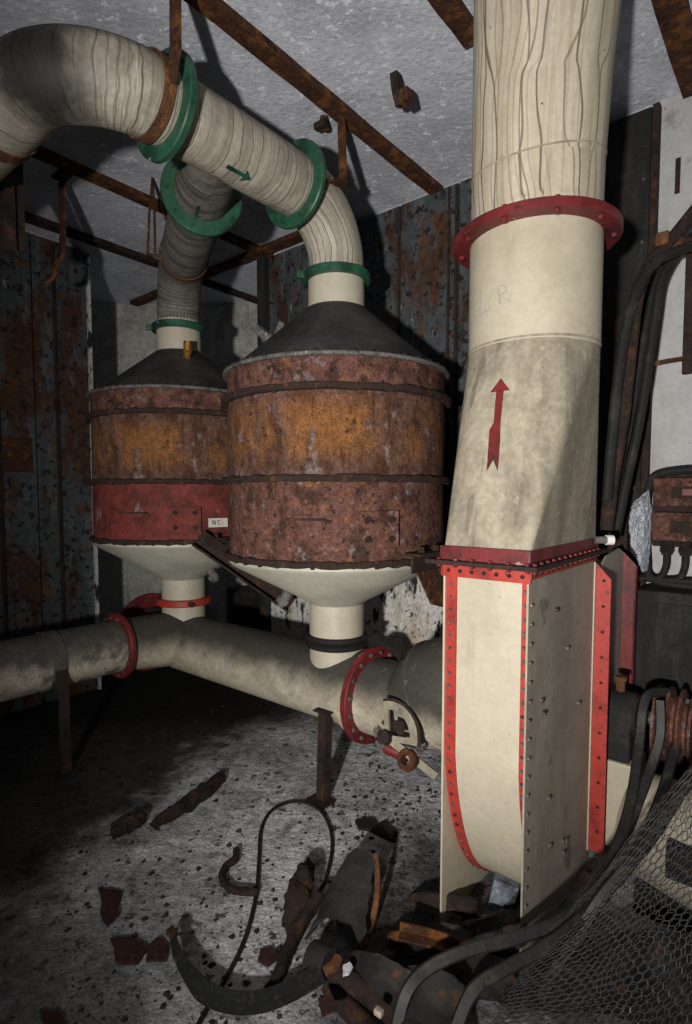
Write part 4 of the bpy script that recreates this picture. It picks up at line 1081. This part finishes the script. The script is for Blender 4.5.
# webbing strip
pts_ = [(172, 934, .05), (178, 955, .045), (190, 975, .04), (205, 992, .035), (232, 1002, .035), (262, 1001, .04), (292, 990, .05), (322, 972, .07)]
P_ = smooth_path([gz(x, y, z) for x, y, z in pts_], 6)
t = thing('webbing_strip', 'curled dark grey webbing strip at the bottom, ending in a red clasp', 'strap', gz(240, 1002, 0))
bm = new(); ups = []
for i, p in enumerate(P_):
    x = i / len(P_); ups.append((Z * (.55 + .3 * x) + Vector((-.55 + .2 * x, -.55, 0))).normalized())
sweep(bm, P_, rect(.046, .005), up=ups, scale=[.45 + .55 * min(1, i / 18) for i in range(len(P_))]); part('strip', bm, 'strap', t)
bm = new(); box(bm, P_[0] + Z * .004, .014, .010, .009, bev=.003); part('clasp', bm, 'flake', t)
bm = new(); tube(bm, [P_[0] + Z * .006, P_[0] + Vector((.05, -.01, .0))], .004, 6); part('pin', bm, 'rust_dark', t)
# floor flakes
def flake(name, m, poly, z, label, cat, th=.006, seed=1, group=None, tilt=0.0):
    bm = new(); P_ = [gz(x, y, z) for x, y in poly]; c_ = sum(P_, Vector()) / len(P_)
    rn = random.Random(seed); pts = []
    for a_, b_ in zip(P_, P_[1:] + P_[:1]):
        for k in range(4): q = a_.lerp(b_, k / 4); pts.append(q + Vector((rn.uniform(-1, 1), rn.uniform(-1, 1), 0)) * ((b_ - a_).length * .035 if k else 0) + Z * (tilt * (q.y - c_.y)))
    extrude(bm, pts, Z * th); return solo(name, bm, m, label, cat, group)


flake('rust_flake', 'flake', [(98, 889), (122, 893), (118, 909), (120, 915), (108, 927), (103, 922)], .003, 'triangular dark red rust flake, uppermost of three on the floor', 'rust flake', .007, 1, 'rust flakes on the floor')
flake('rust_flake', 'flake', [(110, 940), (132, 939), (148, 950), (138, 965), (116, 964)], .003, 'larger dark red rust flake lying left of a smaller one', 'rust flake', .008, 2, 'rust flakes on the floor')
flake('rust_flake', 'flake', [(148, 948), (158, 939), (168, 948), (166, 962), (146, 963)], .003, 'small dark red rust flake beside the webbing clasp', 'rust flake', .008, 3, 'rust flakes on the floor')
flake('rust_flake', 'flake', [(40, 1010), (62, 1016), (66, 1030), (44, 1028)], .003, 'dim reddish flake at the bottom edge', 'rust flake', .006, 4, 'rust flakes on the floor')
flake('rust_flake', 'flake', [(260, 952), (272, 949), (278, 960), (268, 968), (258, 962)], .003, 'round brown flake inside the cable loop', 'rust flake', .008, 9, 'rust flakes on the floor')
flake('sheet_scrap', 'scrap_black', [(355, 822), (372, 820), (378, 826), (386, 822), (397, 836), (392, 842), (372, 832), (358, 830)], .003, 'ragged black scrap of sheet lying near the pipe leg', 'scrap', .01, 5)
# log like dark lumps
def lump(name, m, path, R, label, cat, seed=0, z=None, scale=None):
    bm = new(); P_ = smooth_path(path, 6); n_ = len(P_)
    sc_ = scale or [(.35 + .65 * math.sin(pi * min(.97, max(.03, (i + .5) / n_))) ** .5) for i in range(n_)]
    tube(bm, P_, R, 16, scale=sc_)
    for v in bm.verts: v.co += (mnoise.noise_vector(v.co * 22 + Vector((seed, 0, 0)))) * (R * .45) + mnoise.noise_vector(v.co * 70 + Vector((0, seed, 0))) * (R * .35)
    for v in bm.verts: v.co.z = max(v.co.z, .001)
    return solo(name, bm, m, label, cat)


lump('rotten_lump', 'rust_dark', [gz(112, 834, .02), gz(126, 826, .022), (gz(142, 816, .018))], .034, 'dark crumbling lump, nearer of two by the mud edge', 'debris', 3)
lump('rotten_lump', 'rust_dark', [gz(152, 824, .02), gz(175, 812, .02), gz(200, 795, .02), gz(222, 776, .016)], .030, 'long dark crumbling strip, farther of two by the mud edge', 'debris', 5)
# drum sheet
def sheet(name, m, cor, bulge, label, cat, th=.008, jag=.03, seed=0, wob=.01, rim=None):
    bm = new(); patch(bm, cor, bulge, 12, 12, th, jag, seed, wob)
    if rim is None: return solo(name, bm, m, label, cat)
    xs = [Vector(c) for c in cor]; b_ = sum(xs, Vector()) / 4; b_.z = min(p.z for p in xs)
    t = thing(name, label, cat, b_); part('sheet', bm, m, t)
    bm = new(); sweep(bm, smooth_path(rim, 6), rect(.012, .016), up=Vector((.9, -.4, .1))); part('rim', bm, 'rust_orange', t, label='orange rusted rim'); return t


sheet('drum_sheet', 'scrap_grey', [gz(302, 946, .01), gz(366, 950, .02), gy(377, 856, 1.66), gy(338, 880, 1.64)], Vector((-.01, .05, .03)), 'curved piece of sooty drum sheet standing on edge with an orange rim', 'scrap metal', .008, .09, 3, .016,
      rim=[gz(364, 946, .02), gy(373, 920, 1.55), gy(378, 885, 1.60), gy(376, 854, 1.66)])
lump('rust_chunk', 'rust_dark', [gz(290, 930, .02), gz(296, 905, .05), gz(304, 880, .06), gz(308, 866, .04)], .035, 'ragged upright rust chunk inside the cable loop', 'debris', 8)
lump('iron_stick', 'rust_dark', [gz(275, 985, .015), gz(290, 945, .03), gz(305, 915, .05), gz(318, 895, .07)], .017, 'slender rusted stick lying against the drum sheet', 'debris', 11, scale=[1] * 19)
# broken pipe and stump
t = thing('broken_pipe', 'short broken rusty pipe with knuckle lying in the scrap heap', 'pipe', gz(370, 1000, 0))
bm = new(); tube(bm, smooth_path([gz(322, 962, .06), gz(345, 978, .06), gz(375, 1000, .05), gz(425, 1040, .05)], 4), .026, 16); part('barrel', bm, 'rust_dark', t)
bm = new(); tube(bm, [gz(312, 957, .055), gz(330, 966, .06)], .040, 16); part('knuckle', bm, 'scrap_grey', t)
bm = new(); tube(bm, [gz(325, 972, .075), gz(334, 966, .085), gz(338, 958, .09)], .014, 10); part('bolt', bm, 'rust_orange', t)
t = thing('bent_tube', 'second brown tube lying below the broken pipe', 'pipe', gz(350, 1030, 0))
bm = new(); tube(bm, smooth_path([gz(330, 985, .03), gz(350, 1010, .03), gz(385, 1045, .03)], 4), .024, 14); part('barrel', bm, 'rust_dark', t)
# black plates
sheet('scrap_plate', 'scrap_black', [gz(345, 978, .05), gz(420, 1035, .05), gz(425, 985, .10), gz(352, 948, .09)], Vector((0, 0, .02)), 'black buckled plate with a white scrap on it beside the drum sheet', 'scrap metal', .01, .06, 6, .02)
sheet('scrap_plate', 'scrap_black', [gz(395, 1045, .03), gz(470, 1050, .03), gz(462, 985, .10), gz(402, 968, .10)], Vector((0, 0, .03)), 'black buckled plate between the two lowest belts', 'scrap metal', .01, .05, 7, .02)
sheet('scrap_plate', 'scrap_black', [gz(392, 960, .03), gz(480, 985, .03), gz(478, 940, .06), gz(405, 926, .05)], Vector((0, 0, .03)), 'flat black plate lying at the foot of the housing', 'scrap metal', .012, .04, 8, .02)
sheet('scrap_plate', 'scrap_black', [gz(455, 1000, .02), gz(520, 1010, .02), gz(515, 965, .05), gz(462, 955, .06)], Vector((0, 0, .02)), 'small black plate wedged under the belts near the housing corner', 'scrap metal', .012, .06, 12, .02)
bm = new(); p0, p1 = gz(399, 935, .09), gz(458, 952, .075)
sweep(bm, smooth_path([p0, p0.lerp(p1, .5) + Z * .004, p1], 6), [(-.016, -.003), (.016, -.003), (.016, .003), (-.010, .003), (-.010, .026), (-.016, .026)], up=Z)
solo('angle_bar', bm, 'rust', 'short orange rusted angle bar lying on the black plate', 'scrap iron')
flake('paper_scrap', 'scrap_white', [(343, 966), (350, 963), (353, 968), (349, 975), (343, 977)], .105, 'tiny white scrap lying on a black plate', 'scrap', .003, 3)
bm = new(); p = gz(379, 1012, .12); box(bm, p, .010, .008, .007, bev=.004); solo('pebble', bm, 'stone', 'small pinkish pebble lying on the broken pipe', 'pebble')

lump('gap_darkening_lump', 'scrap_black', [gz(470, 945, .03), gz(492, 936, .04), gz(520, 925, .03)], .055, 'black lump added to darken the gap under the curved foot of the housing', 'debris', 21)  # invented lump, its black colour standing in for shade below the sheet
sheet('rust_strip', 'rust_dark', [gz(405, 905, .01), gz(480, 925, .01), gz(478, 905, .07), gz(415, 893, .06)], Vector((0, 0, .02)), 'buckled dark strip lying behind the angle bar', 'scrap metal', .01, .08, 14, .025)
flake('rust_flake', 'flake', [(318, 1000), (332, 996), (338, 1010), (322, 1018)], .09, 'thin brown flake on the tubes of the scrap heap', 'rust flake', .006, 15)
lump('rust_chunk', 'rust', [gz(388, 946, .05), gz(395, 940, .06), gz(402, 938, .05)], .020, 'small orange rust chunk at the end of the angle bar', 'debris', 17)
# black grit scattered over the floor
bm = new(); rn = random.Random(12)
for k in range(1500):
    x = rn.uniform(60, 470); y = rn.uniform(700, 1024)
    if k % 3 == 0: x = rn.gauss(390, 40); y = rn.gauss(800, 45)
    if not (670 < y < 1040): continue
    p = gz(x, y, 0); r_ = .0025 + .009 * rn.random() ** 4
    if (p - T2).dot(V) > .55: continue
    if (p - BC).dot(U) < AW + .02 and (p - BC).dot(V) > -.02: continue
    n_ = 5; a_ = rn.uniform(0, 6); f_ = rn.uniform(.5, 1.0)
    bot = [bm.verts.new((p.x + r_ * rn.uniform(.7, 1.4) * math.cos(a_ + 2 * pi * i / n_), p.y + r_ * rn.uniform(.7, 1.4) * math.sin(a_ + 2 * pi * i / n_), .0)) for i in range(n_)]
    top = bm.verts.new((p.x, p.y, r_ * f_))
    for i in range(n_): bm.faces.new((bot[i], bot[(i + 1) % n_], top))
solo('floor_grit', bm, 'grit', 'black grit and rust crumbs scattered over the pale floor', None, kind='stuff')
